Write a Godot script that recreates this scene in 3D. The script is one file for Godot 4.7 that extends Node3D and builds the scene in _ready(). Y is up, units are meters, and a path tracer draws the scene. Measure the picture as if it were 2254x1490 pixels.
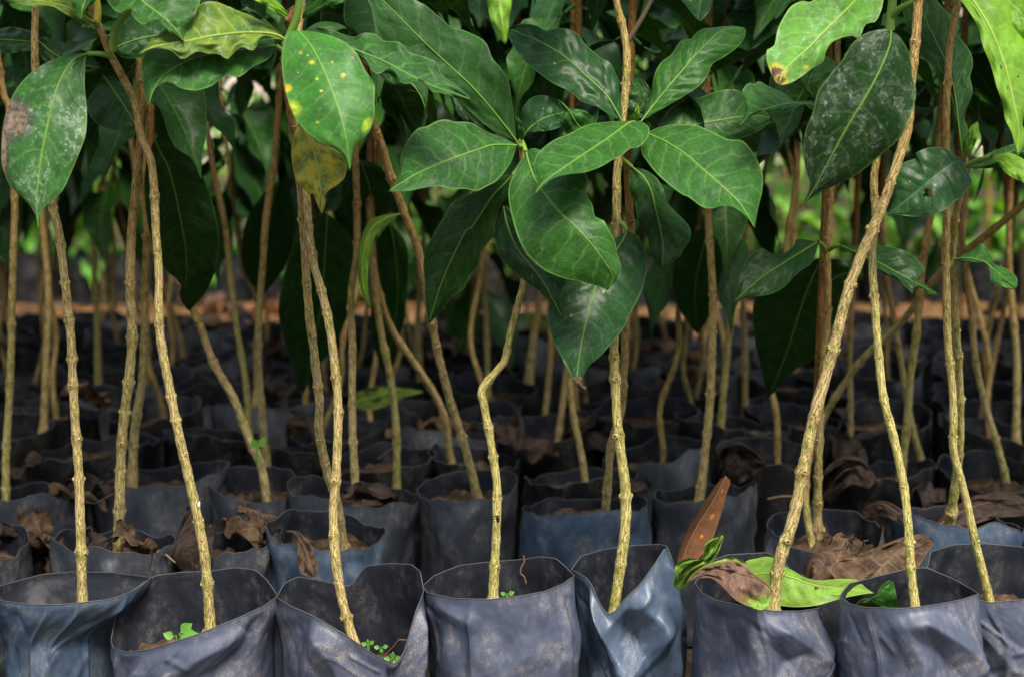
extends Node3D
# A nursery bed of young glossy-leaved seedlings in black polythene bags, seen low from the path.

const F := 3950.0          # focal length in the photograph's pixels (2254 x 1490)
const CX := 1127.0
const CY := 745.0
const HORIZON := 237.0
const EYE := Vector3(0, 0.61, 0)
const RIM := 0.17          # usual height of a bag's mouth above the ground

const ORDER := ["", "first", "second", "third", "fourth", "fifth", "sixth", "seventh", "eighth", "ninth", "tenth", "eleventh", "twelfth", "thirteenth", "fourteenth", "fifteenth", "sixteenth", "seventeenth", "eighteenth", "nineteenth", "twentieth", "next", "next", "next", "next", "next", "next", "next", "next", "next"]

var pitch := atan((CY - HORIZON) / F)
var rng := RandomNumberGenerator.new()
var M := {}
var taken := {}
var soft := FastNoiseLite.new()
var fine := FastNoiseLite.new()
var leaf_protos := []
var dark_protos := []
var plants := {}
var bag_spots := []


func _ready() -> void:
	rng.seed = 71
	soft.seed = 5
	soft.frequency = 1.0
	soft.noise_type = FastNoiseLite.TYPE_SIMPLEX
	soft.fractal_octaves = 2
	fine.seed = 9
	fine.frequency = 1.0
	fine.fractal_octaves = 3
	# --- camera
	var cam := Camera3D.new()
	cam.name = "camera"
	var lens := CameraAttributesPhysical.new()
	lens.frustum_focal_length = 12.0 * F / CY
	lens.frustum_focus_distance = 1.66
	lens.frustum_near = 0.05
	lens.frustum_far = 120.0
	lens.exposure_aperture = 5.6
	cam.attributes = lens
	add_child(cam)
	cam.position = EYE
	cam.rotation = Vector3(-pitch, 0, 0)
	cam.current = true
	# --- sky, sun, exposure
	var env := Environment.new()
	env.background_mode = Environment.BG_SKY
	var sky := Sky.new()
	var sm := ProceduralSkyMaterial.new()
	sm.sky_top_color = Color(0.80, 0.85, 0.93)
	sm.sky_horizon_color = Color(0.93, 0.95, 0.99)
	sm.sky_curve = 0.25
	sm.ground_bottom_color = Color(0.32, 0.29, 0.25)
	sm.ground_horizon_color = Color(0.5, 0.48, 0.45)
	sky.sky_material = sm
	env.sky = sky
	env.background_energy_multiplier = 0.68
	env.tonemap_mode = Environment.TONE_MAPPER_LINEAR
	env.tonemap_exposure = 2.65
	env.sdfgi_enabled = true
	env.ssao_enabled = true
	env.ssil_enabled = true
	var we := WorldEnvironment.new()
	we.name = "environment"
	we.environment = env
	add_child(we)
	var sun := DirectionalLight3D.new()
	sun.name = "sun"
	sun.light_energy = 0.8
	sun.light_color = Color(1.0, 0.97, 0.92)
	sun.light_angular_distance = 24.0
	sun.shadow_enabled = true
	sun.rotation_degrees = Vector3(-55, 20, 0)
	add_child(sun)

	make_materials()
	make_leaf_protos()
	setting()
	far_side()
	bags_front()
	bags_behind()
	plants_front()
	plants_second()
	plants_fill()
	litter()
	small_things()


# ------------------------------------------------------------------ places and names

func at(x: float, y: float, d: float) -> Vector3:   # a point of the place, from where the photograph shows it and how far off it stands
	var v := Vector3((x - CX) / F, (CY - y) / F, -1.0).rotated(Vector3.RIGHT, -pitch)
	return EYE + v * (d / -v.z)


func numbered(called: String, parent: Node) -> String:
	var key := str(parent.get_instance_id()) + called
	var n: int = taken.get(key, 0)
	taken[key] = n + 1
	return called if n == 0 else "%s_%03d" % [called, n]


func put(o: Node, called: String, parent: Node) -> void:
	o.name = numbered(called, parent)
	parent.add_child(o, true)


func tag(o: Node, label: String, category: String, group := "", kind := "") -> void:
	if label: o.set_meta("label", label)
	if category: o.set_meta("category", category)
	if group: o.set_meta("group", group)
	if kind: o.set_meta("kind", kind)


func thing(called: String, label: String, category: String, where: Vector3, group := "") -> Node3D:
	var o := Node3D.new()
	put(o, called, self)
	o.position = where
	tag(o, label, category, group)
	return o


func part(called: String, g: Geo, mat: Material, parent: Node, origin := Vector3.ZERO) -> MeshInstance3D:
	var o := MeshInstance3D.new()
	put(o, called, parent)
	o.mesh = g.build(origin, mat)
	return o


func copy(o: Node, where: Vector3, yaw := 0.0, size := 1.0, label := "", group := "", lean := Vector2.ZERO) -> Node3D:
	var c: Node3D = o.duplicate()
	c.name = numbered(str(o.get_meta("kin")), self)
	add_child(c, true)
	c.remove_meta("kin")
	c.transform = Transform3D(Basis.from_euler(Vector3(lean.x, yaw, lean.y)).scaled(Vector3.ONE * size), where)
	if label: c.set_meta("label", label)
	if group: c.set_meta("group", group)
	return c


# ------------------------------------------------------------------ geometry

class Geo:
	var v := PackedVector3Array()
	var n := PackedVector3Array()
	var uv := PackedVector2Array()
	var c := PackedColorArray()
	var idx := PackedInt32Array()

	func grid(P: PackedVector3Array, U: PackedVector2Array, nu: int, nv: int, closed := false, C := PackedColorArray(), skip := {}) -> void:
		var first := v.size()
		v.append_array(P)
		uv.append_array(U)
		var N := PackedVector3Array()
		N.resize(nu * nv)
		for j in nv:
			var ja := maxi(j - 1, 0) * nu
			var jb := mini(j + 1, nv - 1) * nu
			for i in nu:
				var ia := i - 1
				var ib := i + 1
				if closed:
					if ia < 0: ia = nu - 2
					if ib > nu - 1: ib = 1
				else:
					ia = maxi(ia, 0)
					ib = mini(ib, nu - 1)
				var w := (P[j * nu + ib] - P[j * nu + ia]).cross(P[jb + i] - P[ja + i])
				N[j * nu + i] = w.normalized() if w.length_squared() > 1e-24 else Vector3.UP
		n.append_array(N)
		if C.is_empty():
			C.resize(P.size())
			C.fill(Color.WHITE)
		c.append_array(C)
		for j in nv - 1:
			for i in nu - 1:
				if skip.has(j * nu + i):
					continue
				var a := first + j * nu + i
				idx.append_array(PackedInt32Array([a, a + nu + 1, a + 1, a, a + nu, a + nu + 1]))

	func tri(a: Vector3, b: Vector3, d: Vector3, ua: Vector2, ub: Vector2, ud: Vector2) -> void:
		var k := v.size()
		v.append_array(PackedVector3Array([a, b, d]))
		var w := (b - a).cross(d - a).normalized()
		n.append_array(PackedVector3Array([w, w, w]))
		uv.append_array(PackedVector2Array([ua, ub, ud]))
		c.append_array(PackedColorArray([Color.WHITE, Color.WHITE, Color.WHITE]))
		idx.append_array(PackedInt32Array([k, k + 2, k + 1]))

	func merge(arrays: Array, t: Transform3D) -> void:
		var k := v.size()
		for p: Vector3 in arrays[Mesh.ARRAY_VERTEX]: v.append(t * p)
		for p: Vector3 in arrays[Mesh.ARRAY_NORMAL]: n.append((t.basis * p).normalized())
		uv.append_array(arrays[Mesh.ARRAY_TEX_UV])
		c.append_array(arrays[Mesh.ARRAY_COLOR])
		for q: int in arrays[Mesh.ARRAY_INDEX]: idx.append(k + q)

	func arrays(origin := Vector3.ZERO) -> Array:
		var a := []
		a.resize(Mesh.ARRAY_MAX)
		var moved := v
		if origin != Vector3.ZERO:
			moved = Transform3D(Basis.IDENTITY, -origin) * v
		a[Mesh.ARRAY_VERTEX] = moved
		a[Mesh.ARRAY_NORMAL] = n
		a[Mesh.ARRAY_TEX_UV] = uv
		a[Mesh.ARRAY_COLOR] = c
		a[Mesh.ARRAY_INDEX] = idx
		return a

	func build(origin: Vector3, mat: Material) -> ArrayMesh:
		var m := ArrayMesh.new()
		m.add_surface_from_arrays(Mesh.PRIMITIVE_TRIANGLES, arrays(origin))
		m.surface_set_material(0, mat)
		return m


func pts(flat: Array) -> PackedVector2Array:
	var p := PackedVector2Array()
	for i in range(0, flat.size() - 1, 2):
		p.append(Vector2(flat[i], flat[i + 1]))
	return p


func sample(p: PackedVector2Array, n: int) -> PackedVector2Array:   # n points at equal steps along a smooth curve through p
	var dense := PackedVector2Array()
	for i in p.size() - 1:
		var a := p[maxi(i - 1, 0)]
		var d := p[mini(i + 2, p.size() - 1)]
		for k in 8:
			dense.append(p[i].cubic_interpolate(p[i + 1], a, d, k / 8.0))
	dense.append(p[p.size() - 1])
	var total := 0.0
	for i in dense.size() - 1:
		total += dense[i].distance_to(dense[i + 1])
	var out := PackedVector2Array()
	out.append(dense[0])
	var done := 0.0
	var i := 0
	for k in range(1, n - 1):
		var want := total * k / (n - 1)
		while i < dense.size() - 2 and done + dense[i].distance_to(dense[i + 1]) < want:
			done += dense[i].distance_to(dense[i + 1])
			i += 1
		var l := maxf(dense[i].distance_to(dense[i + 1]), 1e-6)
		out.append(dense[i].lerp(dense[i + 1], clampf((want - done) / l, 0, 1)))
	out.append(dense[dense.size() - 1])
	return out


func tube(g: Geo, line: PackedVector3Array, radii: PackedFloat32Array, sides: int, C := PackedColorArray(), rough := 0.0, vscale := 20.0) -> void:
	var P := PackedVector3Array()
	var U := PackedVector2Array()
	var cols := PackedColorArray()
	var run := 0.0
	for j in line.size():
		var t := (line[mini(j + 1, line.size() - 1)] - line[maxi(j - 1, 0)]).normalized()
		if j: run += line[j].distance_to(line[j - 1])
		var x := t.cross(Vector3(0.05, 0.1, 1)).normalized()
		var z := x.cross(t).normalized()
		for i in sides + 1:
			var f := TAU * i / sides
			var dir := x * cos(f) + z * sin(f)
			var r := radii[j]
			if rough > 0.0:
				var q := dir * 2.3
				r *= 1.0 + rough * (fine.get_noise_3d(q.x * 1.6 + line[0].x * 31.0, run * 18.0, q.z * 1.6) + 0.7 * soft.get_noise_3d(q.x * 3.0, run * 55.0 + line[0].x * 70.0, q.z * 3.0))
			P.append(line[j] + dir * r)
			U.append(Vector2(float(i) / sides, run * vscale))
			cols.append(C[j] if C.size() else Color.WHITE)
	g.grid(P, U, sides + 1, line.size(), true, cols)


func vein_phase(s: float, t: float) -> float:
	return (t - 0.15 * pow(absf(s), 1.25)) * 9.0 + (0.5 if s > 0.0 else 0.0)


# ------------------------------------------------------------------ materials

func noise(sd: int, freq: float, octaves := 3, kind := FastNoiseLite.TYPE_SIMPLEX_SMOOTH) -> FastNoiseLite:
	var n := FastNoiseLite.new()
	n.seed = sd
	n.frequency = freq
	n.fractal_octaves = octaves
	n.noise_type = kind
	return n


func from_linear(bytes: PackedByteArray, w: int, h: int) -> ImageTexture:
	return ImageTexture.create_from_image(Image.create_from_data(w, h, false, Image.FORMAT_RGB8, bytes))


func b8(x: float) -> int:
	return clampi(int(pow(clampf(x, 0.0, 1.0), 0.4545) * 255.0), 0, 255)


# The face of a leaf: u across from margin to margin, v from stalk to tip. o: vein (colour), dust, yellow, spots [[t, s, radius along, radius across, colour, rim colour]]
func leaf_image(sd: int, base: Color, o := {}) -> ImageTexture:
	var W := 160
	var H := 352
	var n1 := noise(sd, 0.016, 3)
	var n2 := noise(sd + 7, 0.07, 2)
	var n3 := noise(sd + 13, 0.045, 2)
	var cell := noise(sd + 3, 0.075, 1, FastNoiseLite.TYPE_CELLULAR)
	cell.cellular_return_type = FastNoiseLite.RETURN_DISTANCE2_SUB
	var vein: Color = o.get("vein", Color(0.16, 0.30, 0.06))
	var dust: float = o.get("dust", 0.1)
	var yellow: float = o.get("yellow", 0.0)
	var ycol: Color = o.get("ycol", Color(0.42, 0.36, 0.02))
	var spots: Array = o.get("spots", [])
	var vs: float = o.get("veins", 0.34)
	var bytes := PackedByteArray()
	bytes.resize(W * H * 3)
	var k := 0
	for y in H:
		var t := (y + 0.5) / H
		for x in W:
			var s := (x + 0.5) / W * 2.0 - 1.0
			var a := absf(s)
			var q := n1.get_noise_2d(x, y)
			var q2 := n2.get_noise_2d(x, y)
			var ph := vein_phase(s, t) + q * 0.3
			var fr := ph - roundf(ph)
			var v := exp(-fr * fr / 0.0035) * (1.0 - 0.6 * a) * vs
			var mid := exp(-s * s / 0.0012) * 0.6
			var net := clampf(0.12 - (cell.get_noise_2d(x, y) + 1.0), 0.0, 0.12) * 1.2
			var m := 1.0 + 0.42 * q + 0.16 * q2
			var c := Color(base.r * m, base.g * m, base.b * m)
			if yellow > 0.0:
				c = c.lerp(ycol, clampf(yellow * (q * 1.6 + 0.35 + (0.35 if fr * fr < 0.01 else 0.0)), 0.0, 0.85))
			c = c.lerp(vein, clampf(v + net + mid, 0.0, 0.9))
			if a > 0.965:
				c = c.lerp(vein, 0.45)
			if dust > 0.0:
				var d := n3.get_noise_2d(x, y)
				var patch := clampf(n1.get_noise_2d(y * 0.7 + 90.0, x * 0.7) * 2.2 + 0.45, 0.0, 1.0)
				var ring := exp(-pow((d - 0.2) / 0.045, 2.0)) * 0.75 + (0.22 if d > 0.2 else 0.0)
				var speck := 0.55 if q2 > 0.52 else 0.0
				c = c.lerp(Color(0.34, 0.40, 0.33), clampf(dust * (patch * (ring + 0.06) + speck * (0.35 + patch)), 0.0, 0.72))
			for sp: Array in spots:
				var e: float = pow((t - sp[0]) / sp[2], 2.0) + pow((s - sp[1]) / sp[3], 2.0) + q2 * 0.7 + q * 0.5
				if e < 1.0:
					var f := 1.0 + 0.7 * q2 + 0.5 * q
					var sc: Color = sp[4]
					c = c.lerp(Color(sc.r * f, sc.g * f, sc.b * f), 0.95)
				elif e < 3.2 and sp.size() > 5:
					c = c.lerp(sp[5], 0.75 * pow((3.2 - e) / 2.2, 1.5))
			bytes[k] = b8(c.r)
			bytes[k + 1] = b8(c.g)
			bytes[k + 2] = b8(c.b)
			k += 3
	return from_linear(bytes, W, H)


func leaf_height() -> ImageTexture:
	var W := 192
	var H := 420
	var cell := noise(31, 0.06, 1, FastNoiseLite.TYPE_CELLULAR)
	cell.cellular_return_type = FastNoiseLite.RETURN_DISTANCE2_SUB
	var n := noise(33, 0.02, 2)
	var bytes := PackedByteArray()
	bytes.resize(W * H)
	var k := 0
	for y in H:
		var t := (y + 0.5) / H
		for x in W:
			var s := (x + 0.5) / W * 2.0 - 1.0
			var ph := vein_phase(s, t) + n.get_noise_2d(x, y) * 0.25
			var fr := absf(ph - roundf(ph)) * 2.0
			var quilt := sqrt(clampf(fr, 0.0, 1.0)) * (1.0 - 0.5 * absf(s))
			var mid := exp(-s * s / 0.002)
			var net := clampf(cell.get_noise_2d(x, y) + 1.0, 0.0, 0.35) / 0.35
			bytes[k] = clampi(int((0.5 * quilt + 0.16 * net - 0.45 * mid  + 0.3) * 255.0), 0, 255)
			k += 1
	return ImageTexture.create_from_image(Image.create_from_data(W, H, false, Image.FORMAT_L8, bytes))


func leaf_mat(called: String, tex: Texture2D, rough := 0.4, tint := Color.WHITE, back := Color(0.35, 0.45, 0.1), bump := 0.035) -> StandardMaterial3D:
	var m := StandardMaterial3D.new()
	m.resource_name = called
	m.albedo_texture = tex
	m.albedo_color = tint
	m.roughness = rough
	m.metallic_specular = 0.28
	m.cull_mode = BaseMaterial3D.CULL_DISABLED
	m.backlight_enabled = true
	m.backlight = back
	m.heightmap_enabled = true
	m.heightmap_texture = M.leaf_height
	m.heightmap_scale = bump
	M[called] = m
	return m


func bark_images() -> Array:
	var W := 96
	var H := 640
	var n1 := noise(41, 1.0, 3)
	var n2 := noise(43, 1.0, 2)
	var rgb := PackedByteArray()
	rgb.resize(W * H * 3)
	var hgt := PackedByteArray()
	hgt.resize(W * H)
	var k := 0
	for y in H:
		var yy := float(y) / H
		var turn := yy * TAU
		for x in W:
			var f := TAU * x / W
			var cx := cos(f)
			var sx := sin(f)
			# long fissures, closed around the stem and along it
			var q := n1.get_noise_3d(cx * 2.9 + 0.95 * cos(turn), sx * 2.9, 0.95 * sin(turn))
			var p := n2.get_noise_3d(cx * 0.8 + 1.5 * cos(turn), sx * 0.8 + 40.0, 1.5 * sin(turn))
			var g := n1.get_noise_3d(cx * 6.0 + 4.5 * cos(turn), sx * 6.0, 4.5 * sin(turn))
			var fis := smoothstep(0.12, 0.02, absf(q + 0.2 * g))
			var plate := clampf(0.5 + 0.7 * q + 0.4 * g, 0.0, 1.0)
			var c := Color(0.47, 0.345, 0.155).lerp(Color(0.84, 0.69, 0.40), plate)
			c = c.lerp(Color(0.30, 0.33, 0.06), clampf((p - 0.12) * 2.2, 0.0, 0.7))
			c = c.lerp(Color(0.06, 0.035, 0.016), fis * 0.82)
			if g > 0.36: c = c.lerp(Color(0.06, 0.045, 0.035), 0.6)
			rgb[k * 3] = b8(c.r)
			rgb[k * 3 + 1] = b8(c.g)
			rgb[k * 3 + 2] = b8(c.b)
			hgt[k] = clampi(int((0.55 + 0.3 * plate - 0.5 * fis + 0.15 * g) * 255.0), 0, 255)
			k += 1
	return [from_linear(rgb, W, H), ImageTexture.create_from_image(Image.create_from_data(W, H, false, Image.FORMAT_L8, hgt))]


func bag_image(sd: int, base: Color, dusty: float, mud := false) -> ImageTexture:
	var W := 512
	var H := 256
	var n1 := noise(sd, 0.009, 4)
	var n2 := noise(sd + 5, 0.05, 3)
	var n3 := noise(sd + 9, 0.3, 2)
	var bytes := PackedByteArray()
	bytes.resize(W * H * 3)
	var k := 0
	for y in H:
		for x in W:
			var q := n1.get_noise_2d(x, y * 1.3)
			var r := n2.get_noise_2d(x, y * 1.2)
			var z := n3.get_noise_2d(x, y)
			var m := 1.0 + 0.5 * q + 0.15 * r
			var c := Color(base.r * m, base.g * m, base.b * m)
			var d := clampf((q + 0.12) * 2.0, 0.0, 1.0) * clampf(0.12 + r * 1.2 + z * 1.6, 0.0, 1.0)
			c = c.lerp(Color(0.30, 0.245, 0.17), clampf(d * dusty, 0.0, 0.6))
			if mud:
				var e := pow((x / 512.0 - 0.74) / 0.09, 2.0) + pow((y / 256.0 - 0.75) / 0.5, 2.0) + r * 1.1 + q * 0.8
				if e < 1.0:
					c = c.lerp(Color(0.20, 0.12, 0.055).lerp(Color(0.36, 0.22, 0.11), clampf(0.5 + z, 0.0, 1.0)), clampf((1.0 - e) * 1.6, 0.0, 0.85))
			if dusty > 0.3 and z > 0.70 - 0.25 * q:
				c = c.lerp(Color(0.36, 0.22, 0.12), 0.75)
			bytes[k] = b8(c.r)
			bytes[k + 1] = b8(c.g)
			bytes[k + 2] = b8(c.b)
			k += 3
	return from_linear(bytes, W, H)


func grey_noise(n: FastNoiseLite, w: int, h: int) -> ImageTexture:
	return ImageTexture.create_from_image(n.get_seamless_image(w, h))


func plain(called: String, c: Color, rough := 0.8, spec := 0.4) -> StandardMaterial3D:
	var m := StandardMaterial3D.new()
	m.resource_name = called
	m.albedo_color = c.linear_to_srgb()
	m.roughness = rough
	m.metallic_specular = spec
	m.cull_mode = BaseMaterial3D.CULL_DISABLED
	M[called] = m
	return m


func earth(called: String, sd: int, a: Color, b: Color, e: Color, scale: float, bump: float) -> void:
	var n := noise(sd, 0.02, 5)
	var grad := Gradient.new()
	grad.offsets = PackedFloat32Array([0.2, 0.5, 0.68, 0.8])
	grad.colors = PackedColorArray([a.linear_to_srgb(), b.linear_to_srgb(), e.linear_to_srgb(), b.linear_to_srgb()])
	var img := n.get_seamless_image(256, 256)
	var out := Image.create(256, 256, false, Image.FORMAT_RGB8)
	for y in 256:
		for x in 256:
			out.set_pixel(x, y, grad.sample(img.get_pixel(x, y).r))
	var m := plain(called, Color.WHITE, 0.95, 0.25)
	m.albedo_texture = ImageTexture.create_from_image(out)
	m.uv1_triplanar = true
	m.uv1_world_triplanar = true
	m.uv1_scale = Vector3.ONE * scale
	m.heightmap_enabled = true
	m.heightmap_texture = ImageTexture.create_from_image(img)
	m.heightmap_scale = bump


func make_materials() -> void:
	M.leaf_height = leaf_height()
	var deep := Color(0.012, 0.056, 0.007)
	var mid := Color(0.015, 0.072, 0.008)
	leaf_mat("leaf_mid", leaf_image(101, mid, {"dust": 0.14}), 0.42)
	leaf_mat("leaf_fresh", leaf_image(102, Color(0.018, 0.086, 0.008), {"dust": 0.07}), 0.40)
	leaf_mat("leaf_deep", leaf_image(103, deep, {"dust": 0.06, "vein": Color(0.08, 0.18, 0.04)}), 0.38)
	leaf_mat("leaf_gloss", leaf_image(104, Color(0.010, 0.050, 0.010), {"dust": 0.08, "vein": Color(0.08, 0.18, 0.05), "spots": [[0.42, 0.2, 0.012, 0.03, Color(0.3, 0.2, 0.08)], [0.6, -0.4, 0.012, 0.03, Color(0.3, 0.2, 0.08)]]}), 0.34, Color.WHITE, Color(0.35, 0.45, 0.1), 0.018)
	var brown := Color(0.175, 0.125, 0.085)
	var dark := Color(0.05, 0.025, 0.03)
	leaf_mat("leaf_dusty_blight", leaf_image(105, Color(0.021, 0.095, 0.013), {"dust": 0.8, "spots": [[0.47, -0.98, 0.075, 0.5, brown, dark], [0.62, -1.0, 0.09, 0.13, brown, dark], [0.52, -0.62, 0.008, 0.03, dark], [0.60, -0.86, 0.008, 0.04, dark], [0.9, -0.75, 0.02, 0.2, brown]]}), 0.42)
	var yel := Color(0.62, 0.36, 0.02)
	var yg := Color(0.3, 0.42, 0.03)
	leaf_mat("leaf_spotted", leaf_image(106, Color(0.028, 0.135, 0.012), {"dust": 0.14, "spots": [[0.18, -0.42, 0.0081, 0.037, yel, yg], [0.25, -0.2, 0.0099, 0.056, yel, yg], [0.2, -0.24, 0.0043, 0.022, yel, yg], [0.3, 0.32, 0.0050, 0.025, yel, yg], [0.4, 0.42, 0.0099, 0.050, yel, yg], [0.36, -0.22, 0.0074, 0.031, yg, yg], [0.44, -0.22, 0.0056, 0.031, yel, yg], [0.5, -0.95, 0.0360, 0.132, yg, yg], [0.38, -0.97, 0.0186, 0.093, yel, yg], [0.62, -0.6, 0.0062, 0.031, yel, yg], [0.3, -0.62, 0.0037, 0.019, Color(0.5, 0.4, 0.3)], [0.72, 0.8, 0.0300, 0.120, yg, yg], [0.34, 0.84, 0.0062, 0.031, Color(0.4, 0.15, 0.1)]]}), 0.40)
	leaf_mat("leaf_olive", leaf_image(107, Color(0.055, 0.130, 0.012), {"dust": 0.3, "vein": Color(0.3, 0.38, 0.05), "yellow": 0.16, "veins": 0.4}), 0.42)
	leaf_mat("leaf_yellowing", leaf_image(108, Color(0.16, 0.20, 0.015), {"dust": 0.4, "vein": Color(0.5, 0.36, 0.04), "yellow": 0.9, "ycol": Color(0.46, 0.38, 0.02), "veins": 0.5, "spots": [[0.83, 0.8, 0.04, 0.3, dark, Color(0.2, 0.1, 0.05)]]}), 0.45)
	leaf_mat("leaf_lime", leaf_image(109, Color(0.085, 0.23, 0.028), {"dust": 0.6, "vein": Color(0.3, 0.48, 0.1), "spots": [[0.93, -0.45, 0.05, 0.55, Color(0.10, 0.04, 0.035), Color(0.5, 0.4, 0.03)], [0.965, 0.1, 0.03, 0.6, Color(0.13, 0.06, 0.04), Color(0.5, 0.4, 0.03)], [0.8, 0.75, 0.012, 0.1, Color(0.5, 0.38, 0.03), yg]]}), 0.36)
	leaf_mat("leaf_dark_dusty", leaf_image(110, Color(0.007, 0.034, 0.006), {"dust": 0.5, "vein": Color(0.11, 0.19, 0.04)}), 0.38)
	leaf_mat("leaf_bright", leaf_image(111, Color(0.14, 0.30, 0.02), {"dust": 0.04, "vein": Color(0.32, 0.46, 0.06), "spots": [[0.5, -0.3, 0.012, 0.06, dark], [0.62, -0.25, 0.012, 0.05, dark], [0.58, 0.3, 0.006, 0.04, dark]]}), 0.42, Color.WHITE, Color(0.6, 0.7, 0.2))
	leaf_mat("leaf_fallen_green", leaf_image(115, Color(0.15, 0.275, 0.03), {"dust": 0.1, "vein": Color(0.34, 0.5, 0.07), "veins": 0.3, "spots": [[0.48, -0.3, 0.02, 0.09, dark], [0.57, 0.12, 0.018, 0.08, dark], [0.66, -0.3, 0.01, 0.04, dark], [0.7, 0.35, 0.008, 0.04, dark]]}), 0.42)
	var deadm := {"dust": 0.12, "vein": Color(0.24, 0.15, 0.08), "veins": 0.5, "yellow": 0.5, "ycol": Color(0.17, 0.10, 0.05)}
	leaf_mat("leaf_dead", leaf_image(112, Color(0.066, 0.036, 0.022), deadm), 0.6, Color.WHITE, Color(0.2, 0.12, 0.05), 0.16)
	leaf_mat("leaf_dead_dark", leaf_image(113, Color(0.034, 0.020, 0.015), {"dust": 0.08, "vein": Color(0.12, 0.07, 0.04), "veins": 0.5}), 0.55, Color.WHITE, Color(0.1, 0.06, 0.03), 0.16)
	leaf_mat("leaf_dead_orange", leaf_image(114, Color(0.15, 0.06, 0.02), {"dust": 0.0, "vein": Color(0.3, 0.12, 0.04), "spots": [[0.15, 0.4, 0.02, 0.1, Color(0.5, 0.2, 0.03)], [0.4, 0.5, 0.03, 0.12, Color(0.5, 0.2, 0.03)], [0.6, 0.45, 0.02, 0.08, Color(0.5, 0.2, 0.03)]]}), 0.5, Color.WHITE, Color(0.3, 0.15, 0.05), 0.03)
	leaf_mat("leaf_half_dead", leaf_image(116, Color(0.115, 0.06, 0.04), {"dust": 0.15, "vein": Color(0.25, 0.15, 0.09), "veins": 0.45, "yellow": 0.4, "ycol": Color(0.20, 0.12, 0.08), "spots": [[0.2, -1.0, 0.16, 0.35, Color(0.15, 0.27, 0.03), Color(0.22, 0.17, 0.04)], [0.55, 1.0, 0.5, 0.2, Color(0.15, 0.27, 0.03), Color(0.22, 0.17, 0.04)], [0.05, 0.2, 0.05, 0.6, Color(0.15, 0.27, 0.03), Color(0.22, 0.16, 0.04)]]}), 0.42, Color.WHITE, Color(0.2, 0.15, 0.05), 0.14)
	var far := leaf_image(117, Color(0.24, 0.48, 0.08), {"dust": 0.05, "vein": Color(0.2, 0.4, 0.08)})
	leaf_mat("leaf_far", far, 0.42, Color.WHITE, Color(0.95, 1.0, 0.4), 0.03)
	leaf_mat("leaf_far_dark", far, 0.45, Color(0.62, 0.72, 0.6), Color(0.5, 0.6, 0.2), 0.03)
	var bark := bark_images()
	for w in [["bark", Color(1, 1, 1), 0.12], ["bark_brown", Color(0.9, 0.8, 0.66), 0.05]]:
		var m := plain(w[0], Color.WHITE, 0.85, 0.3)
		m.albedo_color = w[1]
		m.albedo_texture = bark[0]
		m.vertex_color_use_as_albedo = true
		m.heightmap_enabled = true
		m.heightmap_texture = bark[1]
		m.heightmap_scale = w[2]
	var wr := noise(61, 0.012, 4)
	wr.fractal_type = FastNoiseLite.FRACTAL_RIDGED
	var wrinkle := grey_noise(wr, 512, 256)
	for w in [["bag_black", Color(0.054, 0.064, 0.102), 0.55, 0.52], ["bag_blue", Color(0.056, 0.092, 0.150), 0.55, 0.44], ["bag_slate", Color(0.066, 0.080, 0.128), 0.6, 0.52], ["bag_muddy", Color(0.066, 0.080, 0.128), 0.6, 0.53], ["bag_row", Color(0.046, 0.053, 0.070), 0.5, 0.45], ["bag_shade_black", Color(0.0065, 0.0072, 0.0082), 0.25, 0.5], ["bag_inner", Color(0.014, 0.016, 0.024), 0.22, 0.5]]:  # the near-black copy for the back rows has shade put into its colour
		var m := plain(w[0], Color.WHITE, w[3], 0.3 if w[0] == "bag_shade_black" or w[0] == "bag_inner" else 0.5)
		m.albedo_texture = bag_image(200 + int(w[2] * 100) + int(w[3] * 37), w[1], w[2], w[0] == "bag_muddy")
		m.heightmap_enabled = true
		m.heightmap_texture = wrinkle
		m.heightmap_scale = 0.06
	earth("soil", 70, Color(0.03, 0.02, 0.012), Color(0.075, 0.047, 0.029), Color(0.15, 0.10, 0.06), 6.0, 0.5)
	earth("ground", 72, Color(0.03, 0.022, 0.015), Color(0.07, 0.05, 0.034), Color(0.13, 0.09, 0.055), 1.5, 1.0)
	earth("path", 74, Color(0.045, 0.026, 0.014), Color(0.12, 0.06, 0.022), Color(0.22, 0.115, 0.04), 1.3, 0.6)
	earth("plaster", 76, Color(0.66, 0.52, 0.42), Color(0.74, 0.60, 0.50), Color(0.8, 0.66, 0.56), 0.4, 0.1)
	plain("bag_rim", Color(0.075, 0.08, 0.085), 0.55, 0.5)
	plain("midrib", Color(0.13, 0.26, 0.035), 0.45)
	plain("midrib_pale", Color(0.30, 0.40, 0.07), 0.45)
	plain("midrib_dead", Color(0.15, 0.09, 0.05), 0.6)
	plain("petiole", Color(0.16, 0.30, 0.045), 0.5)
	plain("petiole_yellow", Color(0.45, 0.40, 0.05), 0.5)
	plain("weed", Color(0.10, 0.25, 0.03), 0.45)
	plain("black_spine", Color(0.012, 0.008, 0.006), 0.6)
	plain("caterpillar_skin", Color(0.12, 0.075, 0.03), 0.6)
	plain("white_shell", Color(0.7, 0.68, 0.62), 0.5)
	plain("root", Color(0.16, 0.09, 0.06), 0.8)
	plain("trunk", Color(0.09, 0.06, 0.04), 0.9)
	plain("straw", Color(0.3, 0.2, 0.1), 0.8)


# ------------------------------------------------------------------ leaves

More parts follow.
